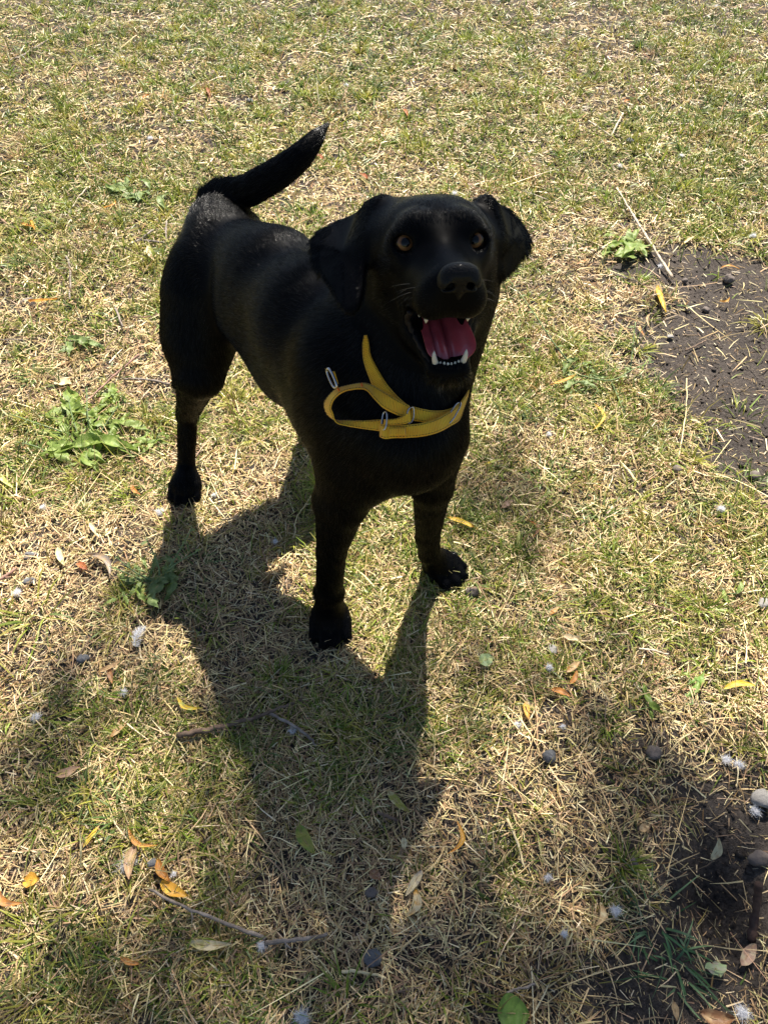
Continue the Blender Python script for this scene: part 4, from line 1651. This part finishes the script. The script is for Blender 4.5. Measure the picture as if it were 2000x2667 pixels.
def fibres(c, r, n, flat=.5, stretch=(1, 0), k=1.0, wd=.00028):
    V, F = [], []
    sx = unit(V3(stretch[0], stretch[1], 0))
    for i in range(n):
        q = ri.normal(size=3)
        q[2] *= flat
        p0 = c + q * r * .28 + sx * ri.normal() * r * .5 * (k - 1)
        d = unit(ri.normal(size=3) * [1, 1, flat] + sx * ri.normal() * (k - 1) * 1.5)
        L = r * ri.uniform(.2, .75) ** 1.2
        b = ri.normal(size=3) * r * .5
        s = unit(np.cross(d, ri.normal(size=3))) * wd
        pts = [p0 + d * L * t + b * t * t for t in (0, .5, 1)]
        o = len(V)
        for p, w in zip(pts, (1, .8, .3)):
            V += [p - s * w, p + s * w]
        F += [(o, o + 1, o + 3, o + 2), (o + 2, o + 3, o + 5, o + 4)]
    V = np.array(V)
    V[:, 2] = np.maximum(V[:, 2], c[2] - r * .5)
    return V, F


PUFFS = [  # x, y, radius mm, stretch, label
    (415, 1330, 13, 1, 'large fluffy white down puff just below the near hind paw'),
    (321, 1801, 9, 1, 'small white puff below the feather at the left'),
    (92, 1866, 12, 1, 'round white puff alone near the left edge in half shade'),
    (330, 2250, 20, 1.6, 'big white puff of down trapped under the tan leaf at the lower left'),
    (450, 2276, 6, 1, 'tiny white puff between the golden leaf and the orange leaf'),
    (1432, 1736, 9, 1, 'white puff beside the tan leaf below the grey pebble'),
    (1880, 1322, 12, 1, 'bright white puff in the sunlit grass at the right'),
    (1893, 1976, 11, 1.3, 'left puff of a white pair near the right edge'),
    (1926, 1990, 11, 1.5, 'right puff of a white pair near the right edge'),
    (1962, 610, 15, 1, 'white puff at the right edge above the bare soil'),
    (1722, 690, 14, 1.3, 'white puff under the end of the long bleached stick'),
    (1430, 1128, 10, 1, 'small white puff among green blades right of the dog chest'),
    (716, 1408, 9, 1.3, "grey-looking puff in the dog's shadow beside the dark stub"),
    (556, 1287, 7, 1, "small puff in the dog's shadow right of the near hind paw"),
    (762, 1902, 9, 1.2, 'bluish white puff under the forked branch'),
    (42, 1540, 11, 1.2, 'white puff below the slate chips at the left'),
    (110, 1318, 9, 1, 'faint white puff below the leafy weed'),
    (785, 2652, 16, 1.3, 'large dim white puff cut by the bottom edge'),
    (1428, 2285, 7, 1.6, 'short white scrap of down on straw at the lower right'),
    (1471, 2432, 7, 1, 'small bluish puff on dark straw at the lower right'),
    (1604, 2372, 12, 1, 'wispy white puff beside the curled tan leaf'),
    (1936, 2640, 15, 1.4, 'wispy white puff beside the crumpled brown leaf'),
    (681, 2462, 10, 1.2, 'white puff in the crook where two grey twigs meet'),
    (391, 356, 15, 1.3, 'white puff in the sunlit far grass left of the tail'),
    (902, 218, 16, 1, 'white puff in the far grass above the tail tip'),
    (1868, 12, 16, 1, 'white puff at the top edge of the frame'),
    (1774, 402, 14, 1.4, 'white puff in the far grass right of the V-shaped twig'),
    (1614, 428, 14, 1, 'pale puff in the far grass above the long bleached stick'),
    (1184, 500, 16, 1.3, "white puff peeping out just behind the dog's head"),
    (1466, 1891, 6, 1, 'tiny white puff in half shade right of the upright amber leaf'),
    (1348, 1885, 8, 1, 'small white puff left of the upright amber leaf'),
    (1970, 2110, 14, 1.2, 'pale puff under the large stone at the right edge'),
]
for x, y, r, k, label in PUFFS:
    c = on_ground(x, y, .016)
    V, F = fibres(c - V3(0, 0, .003), r / 1000 * .60, 420, k=k, stretch=(ri.uniform(-1, 1), ri.uniform(-.4, .4)))
    o = local_mesh('down_puff', V, F, dm, c - V3(0, 0, .01))
    tag(o, label, 'down fluff', 'puffs of white down on the grass')

# feather
a, b = on_ground(352, 1684, .016), on_ground(378, 1630, .024)
sp = catmull([a, (a + b) / 2 + V3(-.004, .0, .004), b], 10)
o = local_mesh('quill', *tube_geo(sp, np.linspace(.0007, .0002, len(sp)), 6), leaf_mat('cream'), a - V3(0, 0, .012))
o.name = 'feather'
V, F = [], []
for i in range(260):
    t = ri.random()
    p = sp[int(t * (len(sp) - 1))]
    sd = 1 if i % 2 else -1
    d = unit(unit(b - a) * .7 + sd * unit(np.cross(b - a, UP)) + ri.normal(size=3) * .25)
    L = .013 * math.sin(math.pi * min(1, t * .8 + .15)) * ri.uniform(.5, 1.1)
    s = unit(np.cross(d, UP + ri.normal(size=3) * .4)) * .0004
    k = len(V)
    V += [p - s, p + s, p + d * L + s * .3, p + d * L - s * .3]
    F += [(k, k + 1, k + 2, k + 3)]
mesh_obj('barbs', V, F, dm, o)
tag(o, 'white downy feather with a thin quill lying in the dog shadow edge at the left', 'feather')


# stones
def stone_mat(name, c, c2):
    return principled(name, c, .8, .3, noise=(c2, 45), bump=(160, .9, .002))


STN = [stone_mat('slate', (.13, .13, .14), (.07, .075, .08)), stone_mat('brown_stone', (.16, .13, .11), (.09, .075, .07)), stone_mat('pale_stone', (.30, .28, .26), (.17, .16, .15))]


def stone_geo(c, rx, ry, rz, ang, seed, rough=.22):
    rs = np.random.default_rng(seed)
    V, F = ball_geo((0, 0, 0), 1.0, None, 14, 9)
    V = np.array(V)
    pl = rs.normal(size=(9, 3))
    pl /= np.linalg.norm(pl, axis=1)[:, None]
    h = rs.uniform(.62, .95, 9)
    for k in range(9):                     # flat broken faces
        e = V @ pl[k] - h[k]
        V = V - np.maximum(e, 0)[:, None] * pl[k]
    V *= 1 + rough * .25 * rs.normal(size=(len(V), 1)) * (np.abs(V[:, 2:3]) < .98)
    V = V * [rx, ry, rz]
    ca, sa = math.cos(ang), math.sin(ang)
    V = V @ np.array([[ca, sa, 0], [-sa, ca, 0], [0, 0, 1]])
    return V + c, F


STONES = [
    (77, 1447, 14, 10, 6, .4, 0, 'upper of two slate chips near the left edge'),
    (75, 1514, 16, 8, 5, .3, 0, 'lower of two slate chips near the left edge'),
    (1231, 1540, 14, 11, 10, .2, 1, "rounded grey-brown pebble touching the dog's far front paw"),
    (1440, 1694, 9, 11, 8, .5, 2, 'smooth grey pebble alone in the grass right of the paws'),
    (1430, 1970, 12, 11, 10, 0, 0, 'dark stone in the shade at the right of the dog shadow'),
    (1702, 1960, 13, 12, 9, .4, 1, 'dark brownish stone beside the lobed weed'),
    (1990, 2082, 22, 16, 13, .2, 2, 'large pale stone at the right edge'),
    (1990, 1572, 13, 12, 8, .6, 2, 'grey stone at the right edge level with the front paws'),
    (216, 1716, 12, 9, 7, 0, 0, 'dark round stone half hidden in grass left of the feather'),
    (966, 2324, 10, 8, 6, 0, 1, 'dark stone left of the curled pair of leaves'),
    (968, 2500, 14, 12, 8, .3, 0, 'dark flat stone low in the centre below the twigs'),
    (396, 2252, 8, 8, 6, 0, 0, 'small black pebble beside the orange leaf at the lower left'),
    (1898, 726, 17, 15, 13, .3, 1, 'dark clod on the bare soil below the long amber leaf'),
    (1784, 730, 9, 8, 7, .3, 1, 'small dark clod right of the yellow willow leaf'),
    (1838, 806, 10, 10, 7, .3, 1, 'crumbly small clod in the middle of the bare soil'),
    (1762, 1222, 10, 11, 9, 0, 1, 'dark clod at the foot of the long straw stalk'),
    (1965, 1238, 13, 12, 9, 0, 1, 'dark clod near the right edge below the bare soil'),
    (1975, 2238, 17, 13, 10, 0, 1, 'brown clod at the rim of the pit'),
    (1745, 876, 10, 7, 4, 0, 2, 'flat pale stone bedded in the bare soil'),
    (1650, 2245, 8, 8, 6, 0, 1, 'small clod in shaded straw above the green clump'),
    (1640, 366, 18, 15, 10, 0, 0, 'dark stone in the far grass right of the V-shaped twig'),
    (650, 262, 18, 14, 10, 0, 0, 'dark stone in the far grass right of the dark red leaf'),
]
for i, (x, y, rx, ry, rz, ang, mk, label) in enumerate(STONES):
    c = on_ground(x, y, rz / 1000 * .55 + .004)
    V, F = stone_geo(c, rx / 1000, ry / 1000, rz / 1000, ang, 100 + i)
    o = local_mesh('clod' if 'clod' in label else 'stone', V, F, STN[mk], c - V3(0, 0, rz / 1000))
    tag(o, label, 'soil clod' if 'clod' in label else 'stone', 'stones and clods in the grass')


# twigs
def bark(name, c, c2):
    return principled(name, c, .85, .25, noise=(c2, 70), bump=(260, .9, .0012))


BK = {'brown': bark('brown_bark', (.20, .14, .10), (.09, .06, .045)), 'grey': bark('grey_bark', (.32, .27, .23), (.15, .12, .10)),
      'pale': bark('bleached_wood', (.62, .54, .42), (.36, .28, .21)), 'pink': bark('reddish_bark', (.36, .22, .17), (.22, .13, .10)),
      'straw': bark('straw_stalk', (.66, .55, .33), (.5, .4, .22)), 'dark': bark('dark_root', (.10, .06, .045), (.05, .03, .025)),
      'stem': bark('green_stem', (.20, .27, .12), (.14, .19, .09))}
TWIGS = [  # points on the photograph (x, y, lift mm), radius mm start/end, bark, label
    ([(362, 922, 22), (300, 975, 24), (250, 1022, 22), (195, 1072, 10)], 2.4, 1.9, 'pink', 'straight reddish twig slanting over the leafy weed at the left'),
    ([(322, 986, 16), (380, 988, 16), (441, 1000, 12)], 2.3, 2.8, 'grey', 'short grey stick pointing at the near hind leg'),
    ([(-5, 885, 10), (30, 884, 12), (66, 886, 9)], 1.6, 1.6, 'grey', 'thin grey twig at the left edge above the leafy weed'),
    ([(-5, 1510, 14), (18, 1498, 15), (41, 1481, 14)], 3.0, 2.6, 'pink', 'thick reddish stub at the left edge beside the slate chips'),
    ([(-4, 563, 16), (25, 588, 18), (66, 600, 12)], 3.2, 2.6, 'pink', 'dark curved twig at the upper left edge'),
    ([(338, 636, 12), (366, 622, 14), (400, 598, 18)], 2.6, 3.6, 'grey', 'slanting grey twig of the small fork beside the rump'),
    ([(366, 624, 16), (398, 628, 18), (431, 631, 16)], 3.2, 3.4, 'grey', 'level grey twig of the small fork beside the rump'),
    ([(434, 575, 22), (432, 602, 16), (434, 634, 10)], 2.6, 3.0, 'grey', 'upright grey twig crossing the end of the level one beside the rump'),
    ([(173, 667, 14), (182, 692, 15), (184, 724, 15), (181, 780, 10)], 3.4, 2.4, 'grey', 'crooked grey twig lying upright left of the rump'),
    ([(268, 611, 12), (298, 595, 14)], 2.2, 2.4, 'grey', 'tiny grey twig left of the small fork'),
    ([(227, 486, 22), (200, 520, 20), (175, 560, 12)], 2.0, 1.4, 'pale', 'pale stalk slanting in the grass left of the tail'),
    ([(204, 512, 18), (232, 526, 20), (256, 545, 12)], 1.8, 1.6, 'pale', 'pale stalk that branches off beside the ring-shaped leaf'),
    ([(1606, 489, 26), (1634, 535, 24), (1658, 574, 22), (1701, 643, 18), (1728, 686, 20), (1751, 722, 14)], 2.2, 4.6, 'pale', 'long bleached stick reaching from the grass onto the bare soil'),
    ([(1788, 985, 26), (1787, 1060, 20), (1778, 1130, 16), (1765, 1192, 10)], 1.2, 1.6, 'straw', 'long straw stalk lying along the edge of the bare soil'),
    ([(460, 1915, 16), (500, 1910, 17), (577, 1895, 18), (620, 1880, 18), (660, 1872, 18), (720, 1848, 18), (788, 1821, 16)], 4.6, 2.0, 'brown', 'long brown branch lying across the edge of the dog shadow'),
    ([(700, 1858, 16), (760, 1888, 18), (800, 1915, 15), (825, 1945, 10)], 2.6, 2.2, 'grey', 'thin grey side twig slanting down from the brown branch'),
    ([(388, 2318, 24), (469, 2358, 22), (557, 2394, 20), (620, 2418, 18), (690, 2444, 15)], 1.9, 2.8, 'grey', 'long grey twig at the lower left ending at a white puff'),
    ([(690, 2457, 15), (740, 2452, 17), (790, 2446, 17), (852, 2435, 16)], 3.2, 2.4, 'grey', 'short knobbly grey twig right of the white puff'),
    ([(22, 158, 10), (60, 143, 14), (90, 124, 12), (145, 90, 10)], 5.0, 3.2, 'grey', 'bent grey branch in the far grass at the top left'),
    ([(253, 3, 14), (300, 10, 16), (362, 13, 12)], 3.4, 2.6, 'pale', 'pale stalk at the top edge left of centre'),
    ([(310, 128, 12), (356, 90, 14)], 3.6, 2.2, 'straw', 'pale stalk standing in the far grass at the upper left'),
    ([(1533, 313, 22), (1560, 332, 18), (1592, 354, 10)], 2.6, 3.0, 'pale', 'left arm of the V of two twigs in the far grass'),
    ([(1622, 294, 26), (1606, 325, 20), (1590, 356, 8)], 3.6, 3.2, 'pale', 'right arm of the V of two twigs in the far grass'),
    ([(1977, 2303, 62), (1972, 2345, 44), (1964, 2400, 18), (1956, 2452, 0)], 5.2, 6.4, 'dark', 'dark woody stake standing up out of the pit at the lower right'),
    ([(982, 2116, 14), (1008, 2126, 15), (1036, 2138, 13)], 2.4, 2.8, 'brown', 'short brown stick in the shade low in the centre'),
    ([(810, 1292, 16), (785, 1330, 18), (767, 1362, 16), (770, 1380, 15), (763, 1402, 12)], 1.0, 1.5, 'straw', 'kinked straw stalk in the sun left of the near front leg'),
    ([(890, 2532, 16), (940, 2533, 18), (1004, 2548, 13)], 2.0, 1.6, 'straw', 'thick straw stalk lying level near the bottom centre'),
    ([(1320, 2130, 12), (1345, 2190, 16), (1366, 2262, 12)], 2.2, 1.4, 'straw', 'pale straw stalk pointing down on the lower right straw'),
    ([(1785, 912, 8), (1815, 898, 9), (1838, 886, 8)], 2.2, 1.8, 'brown', 'small brown twig in the middle of the bare soil'),
    ([(1592, 712, 8), (1640, 725, 9), (1678, 742, 8)], 1.6, 1.2, 'grey', 'thin twig on the soil below the weed rosette'),
    ([(1545, 690, 8), (1590, 690, 9)], 2.6, 2.2, 'brown', 'dark short twig lying along the upper left edge of the soil'),
    ([(1672, 1566, 14), (1728, 1585, 14), (1780, 1605, 10)], 1.3, 1.2, 'pink', 'thin reddish stalk in the sunlit grass at the right'),
    ([(1664, 1690, 12), (1700, 1694, 13), (1742, 1706, 10)], 1.8, 1.6, 'pale', 'short pale twig right of the smooth grey pebble'),
    ([(1320, 2588, 14), (1352, 2576, 15), (1392, 2565, 12)], 1.8, 1.6, 'grey', 'grey twig near the bottom edge left of the brown tuft'),
    ([(300, 800, 14), (320, 850, 18)], 3.0, 2.6, 'grey', 'short grey stick left of the thigh'),
    ([(346, 826, 12), (386, 824, 14), (418, 818, 12)], 1.6, 1.4, 'pink', 'thin twig touching the near thigh'),
]
for pts, r0_, r1_, bk, label in TWIGS:
    q = catmull([on_ground(x, y, z / 1000) for x, y, z in pts], 6)
    n = len(q)
    jig = ri.normal(0, .0006, (n, 3))
    jig[0] = 0
    rad = (r0_ + (r1_ - r0_) * np.linspace(0, 1, n)) / 1000 * (1 + .10 * ri.normal(size=n))
    V, F = tube_geo(q + jig, rad, 8)
    o = local_mesh('stake' if 'stake' in label else ('stalk' if 'stalk' in label else 'twig'), V, F, BK[bk], q[n // 2] - V3(0, 0, .01))
    if bk in ('brown', 'grey', 'pale', 'pink') and n > 12:
        k = n // 3
        d = unit(q[k + 1] - q[k])
        s = unit(np.cross(d, UP))
        V, F = tube_geo([q[k], q[k] + (s * .8 + d * .5) * .006, q[k] + (s * .9 + d * .8) * .011 + UP * .002], [rad[k] * .6, rad[k] * .45, rad[k] * .3], 6)
        mesh_obj('knot', V, F, BK[bk], o)
    tag(o, label, 'stake' if 'stake' in label else 'twig', 'twigs and stalks lying in the grass')

# ------------------------------------------------------------------ weeds
COLS.update({'weed': (.17, .25, .045), 'weed2': (.33, .41, .12), 'blue': (.16, .23, .07), 'blue2': (.30, .37, .15)})


def weed(px, py, label, leaves, stems=(), cat='weed', name='weed', m1=('weed', 'weed2'), lobes=7, wr=.12, rise=.24, seed=1):
    """leaves: tips on the photograph (x, y, lift mm) ; stems: lists of points"""
    rs = np.random.default_rng(seed)
    base = on_ground(px, py, .002)
    root = empty(name, tuple(base))
    tag(root, label, cat, 'broad-leaved weeds in the grass')
    for k, lf in enumerate(leaves):
        x, y, z = lf[:3]
        tip = on_ground(x, y, z / 1000 * .8)
        d = tip - base
        ln_ = np.linalg.norm(d)
        off = V3(rs.normal(), rs.normal(), 0) * min(.035, ln_ * .4)
        a = base + off + d * rs.uniform(.10, .45) + UP * rs.uniform(.003, .010)
        L = np.linalg.norm(tip - a)
        V, F = leaf_geo(a, tip, L * wr * rs.uniform(.8, 1.2), curl=rs.uniform(-.5, .6), bow=rise * rs.uniform(-.1, .9) * .6, side=rs.uniform(-.22, .22),
                        lobes=lobes, n=28 if lobes else 14, wav=.22)
        o = mesh_obj('leaf', V, F, leaf_mat(*m1, .4), root)
        so = tube_geo([base + off * .4, a, a + (tip - a) * .3 + UP * (L * .06 * rise)], [.0011, .0009, .0005], 5)
        mesh_obj('stalk', so[0], so[1], BK['stem'], o)
    for st in stems:
        q = catmull([on_ground(x, y, z / 1000) for x, y, z in st], 6)
        V, F = tube_geo(q, np.linspace(.0019, .0009, len(q)), 7)
        o = mesh_obj('stem', V, F, BK['stem'], root)
        parts = []
        for j in range(2, len(q) - 1, 3):
            d = unit(rs.normal(size=3) * [1, 1, .5] + V3(0, 0, .3))
            L = rs.uniform(.008, .018)
            parts.append(leaf_geo(q[j], q[j] + d * L, L * .2, curl=.3, n=5))
        if parts:
            V, F = merge(parts)
            mesh_obj('leaflets', V, F, leaf_mat(*m1, .4), o)['kind'] = 'stuff'


def ring_tips(px, py, rx, ry, n, seed, z=(8, 30), inner=.35):
    rs = np.random.default_rng(seed)
    out = []
    for k in range(n):
        a = 2 * math.pi * (k + rs.uniform(-.3, .3)) / n
        f = rs.uniform(inner, 1)
        out.append((px + rx * f * math.cos(a), py + ry * f * math.sin(a), rs.uniform(*z)))
    return out


weed(235, 1130, 'large sprawling weed with jagged pale green leaves and cut stems at the left', ring_tips(235, 1130, 175, 140, 38, 1, (5, 20), .25),
     stems=[[(210, 1150, 4), (190, 1090, 30), (176, 1030, 55)], [(235, 1130, 4), (228, 1080, 40), (226, 1010, 60)], [(245, 1150, 4), (275, 1105, 20), (312, 1050, 40)],
            [(210, 1140, 4), (120, 1110, 24), (25, 1078, 30)], [(160, 1200, 6), (100, 1165, 18), (40, 1150, 16)]], seed=1)
weed(395, 1155, 'small pale green weed left of the near hind leg', ring_tips(395, 1155, 72, 42, 12, 2, (6, 16), .5), seed=2)
weed(300, 1035, 'light green jagged weed under the reddish twig', ring_tips(285, 1030, 85, 45, 12, 3, (6, 20)), seed=3)
weed(205, 905, 'greyish green weed above the cream dry leaf', ring_tips(215, 900, 85, 40, 12, 4, (6, 20)), m1=('blue', 'blue2'), seed=4)
weed(400, 1500, "upright thistle-like weed with stems at the edge of the dog's shadow", ring_tips(395, 1500, 95, 85, 18, 5, (10, 50), .5),
     stems=[[(415, 1520, 3), (412, 1470, 40), (380, 1400, 80)], [(415, 1520, 3), (450, 1475, 40), (520, 1432, 70)], [(410, 1520, 3), (355, 1492, 35), (300, 1450, 55)],
            [(412, 1530, 3), (360, 1505, 20), (285, 1475, 30)], [(418, 1515, 3), (470, 1430, 60), (500, 1375, 90)]], m1=('blue', 'blue2'), seed=5)
weed(325, 1560, 'flat jagged green leaves spreading below the thistle-like weed', ring_tips(330, 1555, 75, 38, 9, 6, (8, 22)), seed=6)
weed(1515, 985, 'sprawling weed with long bare stems right of the dog', ring_tips(1520, 980, 70, 60, 13, 7, (8, 30)),
     stems=[[(1500, 965, 6), (1440, 890, 50), (1380, 800, 90), (1316, 716, 120)], [(1500, 975, 6), (1590, 990, 24), (1650, 960, 30), (1702, 942, 34)],
            [(1640, 970, 20), (1646, 920, 50), (1655, 838, 90)], [(1495, 985, 6), (1488, 1020, 10), (1490, 1035, 8)], [(1590, 990, 10), (1610, 1035, 14), (1625, 1075, 8)]], m1=('blue', 'blue2'), seed=7)
weed(1625, 655, 'bright green weed rosette at the upper edge of the bare soil', ring_tips(1620, 640, 80, 60, 15, 8, (14, 50)), lobes=0, wr=.13, seed=8)
weed(1690, 1810, 'weed with dark lobed leaves in half shade at the right', [(1655, 1775, 20), (1680, 1845, 12), (1735, 1868, 10), (1700, 1880, 14), (1640, 1800, 10)], m1=('weed', ''), seed=9)
weed(1795, 1790, 'small glossy green lobed weed near the yellow leaf', [(1815, 1755, 25), (1770, 1750, 20), (1800, 1815, 10), (1780, 1830, 10), (1835, 1745, 16)], m1=('green', 'weed2'), seed=10)
weed(1830, 1925, 'dark green lobed leaves in shade below the glossy weed', [(1790, 1890, 14), (1818, 1960, 8), (1840, 1950, 10), (1785, 1910, 10)], m1=('weed', ''), seed=11)
weed(375, 510, 'tangle of grey-green weed leaves in the grass left of the tail base', ring_tips(360, 500, 90, 45, 13, 13, (8, 30)), lobes=0, wr=.14, m1=('blue', 'blue2'), seed=13)
weed(1865, 1540, 'long soft green leaves in the sun near the right edge', [(1930, 1515, 20), (1945, 1560, 12), (1880, 1500, 26), (1905, 1580, 10)], lobes=0, wr=.16, seed=14)

# broad-bladed grass clumps that stand out
PAL['blue'] = np.array([(.09, .18, .07), (.15, .25, .11), (.11, .20, .09)])


def clump(px, py, n, L, spread, label, cols, wd=.0024, seed=0):
    global rg
    rg = np.random.default_rng(500 + seed)
    base = on_ground(px, py, 0)
    ang = rg.uniform(0, 2 * math.pi, n)
    rr = np.sqrt(rg.random(n)) * spread
    p = base[:2] + np.stack([np.cos(ang), np.sin(ang)], 1) * rr[:, None]
    col = pick(cols, n)
    b = blades(place(p, -.002), ang + rg.normal(0, .5, n), 1.35 - (rr / spread) * .8 - rg.random(n) * .3, L * rg.uniform(.45, 1.1, n), wd * rg.uniform(.6, 1.3, n),
               rg.uniform(.15, .8, n), col, 5, fold=rg.random(n) ** 2 * (.7 if cols == 'green' else 0))
    v, q, c = b
    o = quad_mesh('grass_clump', v - base, q, grass_m)
    o.location = tuple(base)
    at = o.data.attributes.new('tint', 'FLOAT_COLOR', 'POINT')
    at.data.foreach_set('color', np.concatenate([c, np.ones((len(c), 1))], 1).astype(np.float32).ravel())
    tag(o, label, 'grass clump', 'clumps of taller grass')


for i, a in enumerate([
    (1700, 2400, 40, .075, .05, 'clump of broad green blades above the dark pit at the lower right', 'blue', .0030),
    (1760, 2520, 20, .07, .03, 'green blades leaning over dark soil below the biggest green clump', 'blue', .0030),
    (1470, 2350, 60, .085, .035, 'brown dried tuft left of the green clump at the lower right', 'straw', .0016),
    (1400, 2560, 70, .075, .03, 'rusty dried tuft near the bottom edge', 'olive', .0015),
    (100, 1600, 26, .11, .03, 'pale green clump leaning in half shade at the left edge', 'green', .0035),
    (60, 2650, 22, .09, .04, 'dark green broad blades in the bottom left corner', 'green', .0042),
    (165, 2440, 34, .09, .04, 'bright green clump in the sun at the lower left', 'green', .0028),
    (330, 1850, 44, .07, .06, 'green grass clump in half shade left of the brown branch', 'green', .0028),
    (560, 2130, 60, .07, .05, 'sunlit green clump above the golden leaf', 'green', .0022),
    (80, 370, 120, .10, .06, 'bushy brown dried tuft at the upper left', 'olive', .0018),
    (300, 360, 50, .09, .05, 'yellowish tuft right of the bushy brown tuft', 'olive', .0020),
    (1440, 290, 80, .10, .06, 'tall mixed tuft in the far grass right of the head', 'olive', .0022),
    (1380, 440, 80, .075, .05, 'dry fan-shaped tuft right of the far ear', 'straw', .0018),
    (1700, 1480, 60, .08, .04, 'yellow-green tuft in the sunny grass at the right', 'olive', .0020),
    (1900, 1410, 60, .085, .035, 'dried yellow tuft near the right edge', 'olive', .0018),
    (1450, 1190, 26, .09, .02, 'fresh green tuft beside a small puff right of the chest', 'green', .0030),
    (1980, 1720, 26, .10, .02, 'green tuft spreading at the right edge', 'green', .0034),
    (1930, 1090, 40, .07, .04, 'dark green blades on the bare soil near the right edge', 'green', .0026),
    (1500, 860, 60, .07, .03, 'wispy brown-green tuft at the left rim of the bare soil', 'olive', .0016),
    (560, 620, 30, .06, .03, 'green blades behind the rump', 'green', .0026),
    (1280, 1560, 30, .06, .03, 'green blades just right of the pebble at the paw', 'green', .0028),
    (1000, 1580, 40, .06, .03, 'upright green blades between the two front paws', 'green', .0030),
    (1850, 110, 60, .10, .05, 'brownish tuft at the upper right', 'olive', .0024),
    (1160, 130, 60, .10, .05, 'tall green tuft in the far grass above the head', 'green', .0028),
    (1210, 60, 60, .11, .05, 'tall olive tuft at the top edge right of centre', 'olive', .0026)]):
    clump(*a, seed=i)

# ------------------------------------------------------------------ the willow whose crown shades the lower part of the lawn
rt = np.random.default_rng(8)
TB = V3(3.9, 4.6, 0)
tree = empty('willow_tree', tuple(TB))
tag(tree, 'willow tree standing out of view whose narrow leaves dapple the grass with shade', 'tree')
tb = principled('willow_bark', (.16, .12, .09), .9, .2, noise=((.08, .06, .045), 12), bump=(30, 1, .02))
# shade spots: place on the photograph, radius in metres, leaves
SHADE = [((260, 1680), .10, .6), ((60, 2100), .09, 1), ((120, 1960), .10, .5), ((420, 1780), .10, .5), ((680, 2120), .08, .8), ((1290, 1320), .12, .95), ((1340, 1440), .08, .9), ((1190, 1730), .06, .7), ((560, 1950), .08, .7),
         ((1480, 1850), .09, .8), ((1600, 1960), .09, .9), ((1270, 1830), .06, .8), ((1590, 2100), .08, .8), ((1400, 2290), .05, .7), ((1740, 2080), .07, .8),
         ((1880, 2170), .12, .9), ((1840, 2380), .12, 1), ((1700, 2420), .10, .7), ((1560, 2600), .07, .7), ((1900, 2600), .10, .5), ((1250, 2440), .08, .8), ((1100, 2500), .08, .8),
         ((950, 2560), .12, .9), ((700, 2600), .12, .7), ((450, 2600), .10, .5), ((820, 2350), .10, .7), ((900, 2150), .12, .95), ((180, 2600), .10, .5), ((1350, 2660), .12, .8),
         ((1050, 1950), .09, .5), ((700, 1930), .10, .9), ((1650, 2667), .12, .6), ((300, 2720), .2, .7), ((1000, 2800), .3, .9), ((1600, 2800), .2, .7), ((560, 1560), .06, .3)]
LF = []
clus = []
for (sx_, sy_), r, k in SHADE:
    g0 = G(sx_, sy_)
    hz = rt.uniform(3.6, 4.8)
    clus.append((g0 + SUN_DIR * hz / SUN_DIR[2], r * .95, int(r * r * k * 11500)))
for i in range(120):
    a, r = rt.uniform(0, 2 * math.pi), rt.uniform(.5, 3.2)
    c = V3(4.2 + r * math.cos(a), 4.9 + r * math.sin(a), 0)
    c[2] = 4.6 + rt.uniform(0, 2.6) * (1 - (r / 3.4) ** 2)
    g0 = c - SUN_DIR * c[2] / SUN_DIR[2]
    if g0[0] < .85 + .45 * max(g0[1], 0):
        continue
    clus.append((c, rt.uniform(.25, .5), 320))
for c, r, n in clus:
    q = rt.normal(size=(n, 3)) * r * .55
    q[:, 2] *= 1.3
    LF.append(q + c)
LF = np.concatenate(LF)
n = len(LF)
az, el = rt.uniform(0, 2 * math.pi, n), rt.normal(-.7, .5, n)
d = np.stack([np.cos(az) * np.cos(el), np.sin(az) * np.cos(el), np.sin(el)], 1)
s = np.cross(d, rt.normal(size=(n, 3)))
s /= np.linalg.norm(s, axis=1)[:, None]
L = rt.uniform(.05, .085, n)[:, None]
V = np.stack([LF, LF + d * L * .45 + s * L * .11, LF + d * L, LF + d * L * .45 - s * L * .11], 1).reshape(-1, 3)
Q = np.arange(n * 4).reshape(-1, 4)
cr_ = quad_mesh('foliage', V, Q, leaf_mat('weed', 'weed2', .3), tree)
cr_['kind'] = 'stuff'
V, F = tube_geo(catmull([TB, TB + V3(.02, .05, 1.2), TB + V3(.15, .1, 2.6), TB + V3(.1, .25, 4.2), TB + V3(.2, .3, 5.8)], 6), np.linspace(.24, .07, 25), 14)
mesh_obj('trunk', V, F, tb, tree)
for c, r, n in clus[36::3]:
    z0 = min(4.2, max(2.4, c[2] - 2.0))
    s0 = TB + V3(.15, .15, z0)
    mid = (s0 + c) / 2 + V3(0, 0, .5)
    q = catmull([s0, mid, c], 6)
    V, F = tube_geo(q, np.linspace(.016, .003, len(q)), 7)
    mesh_obj('branch', V, F, tb, tree)
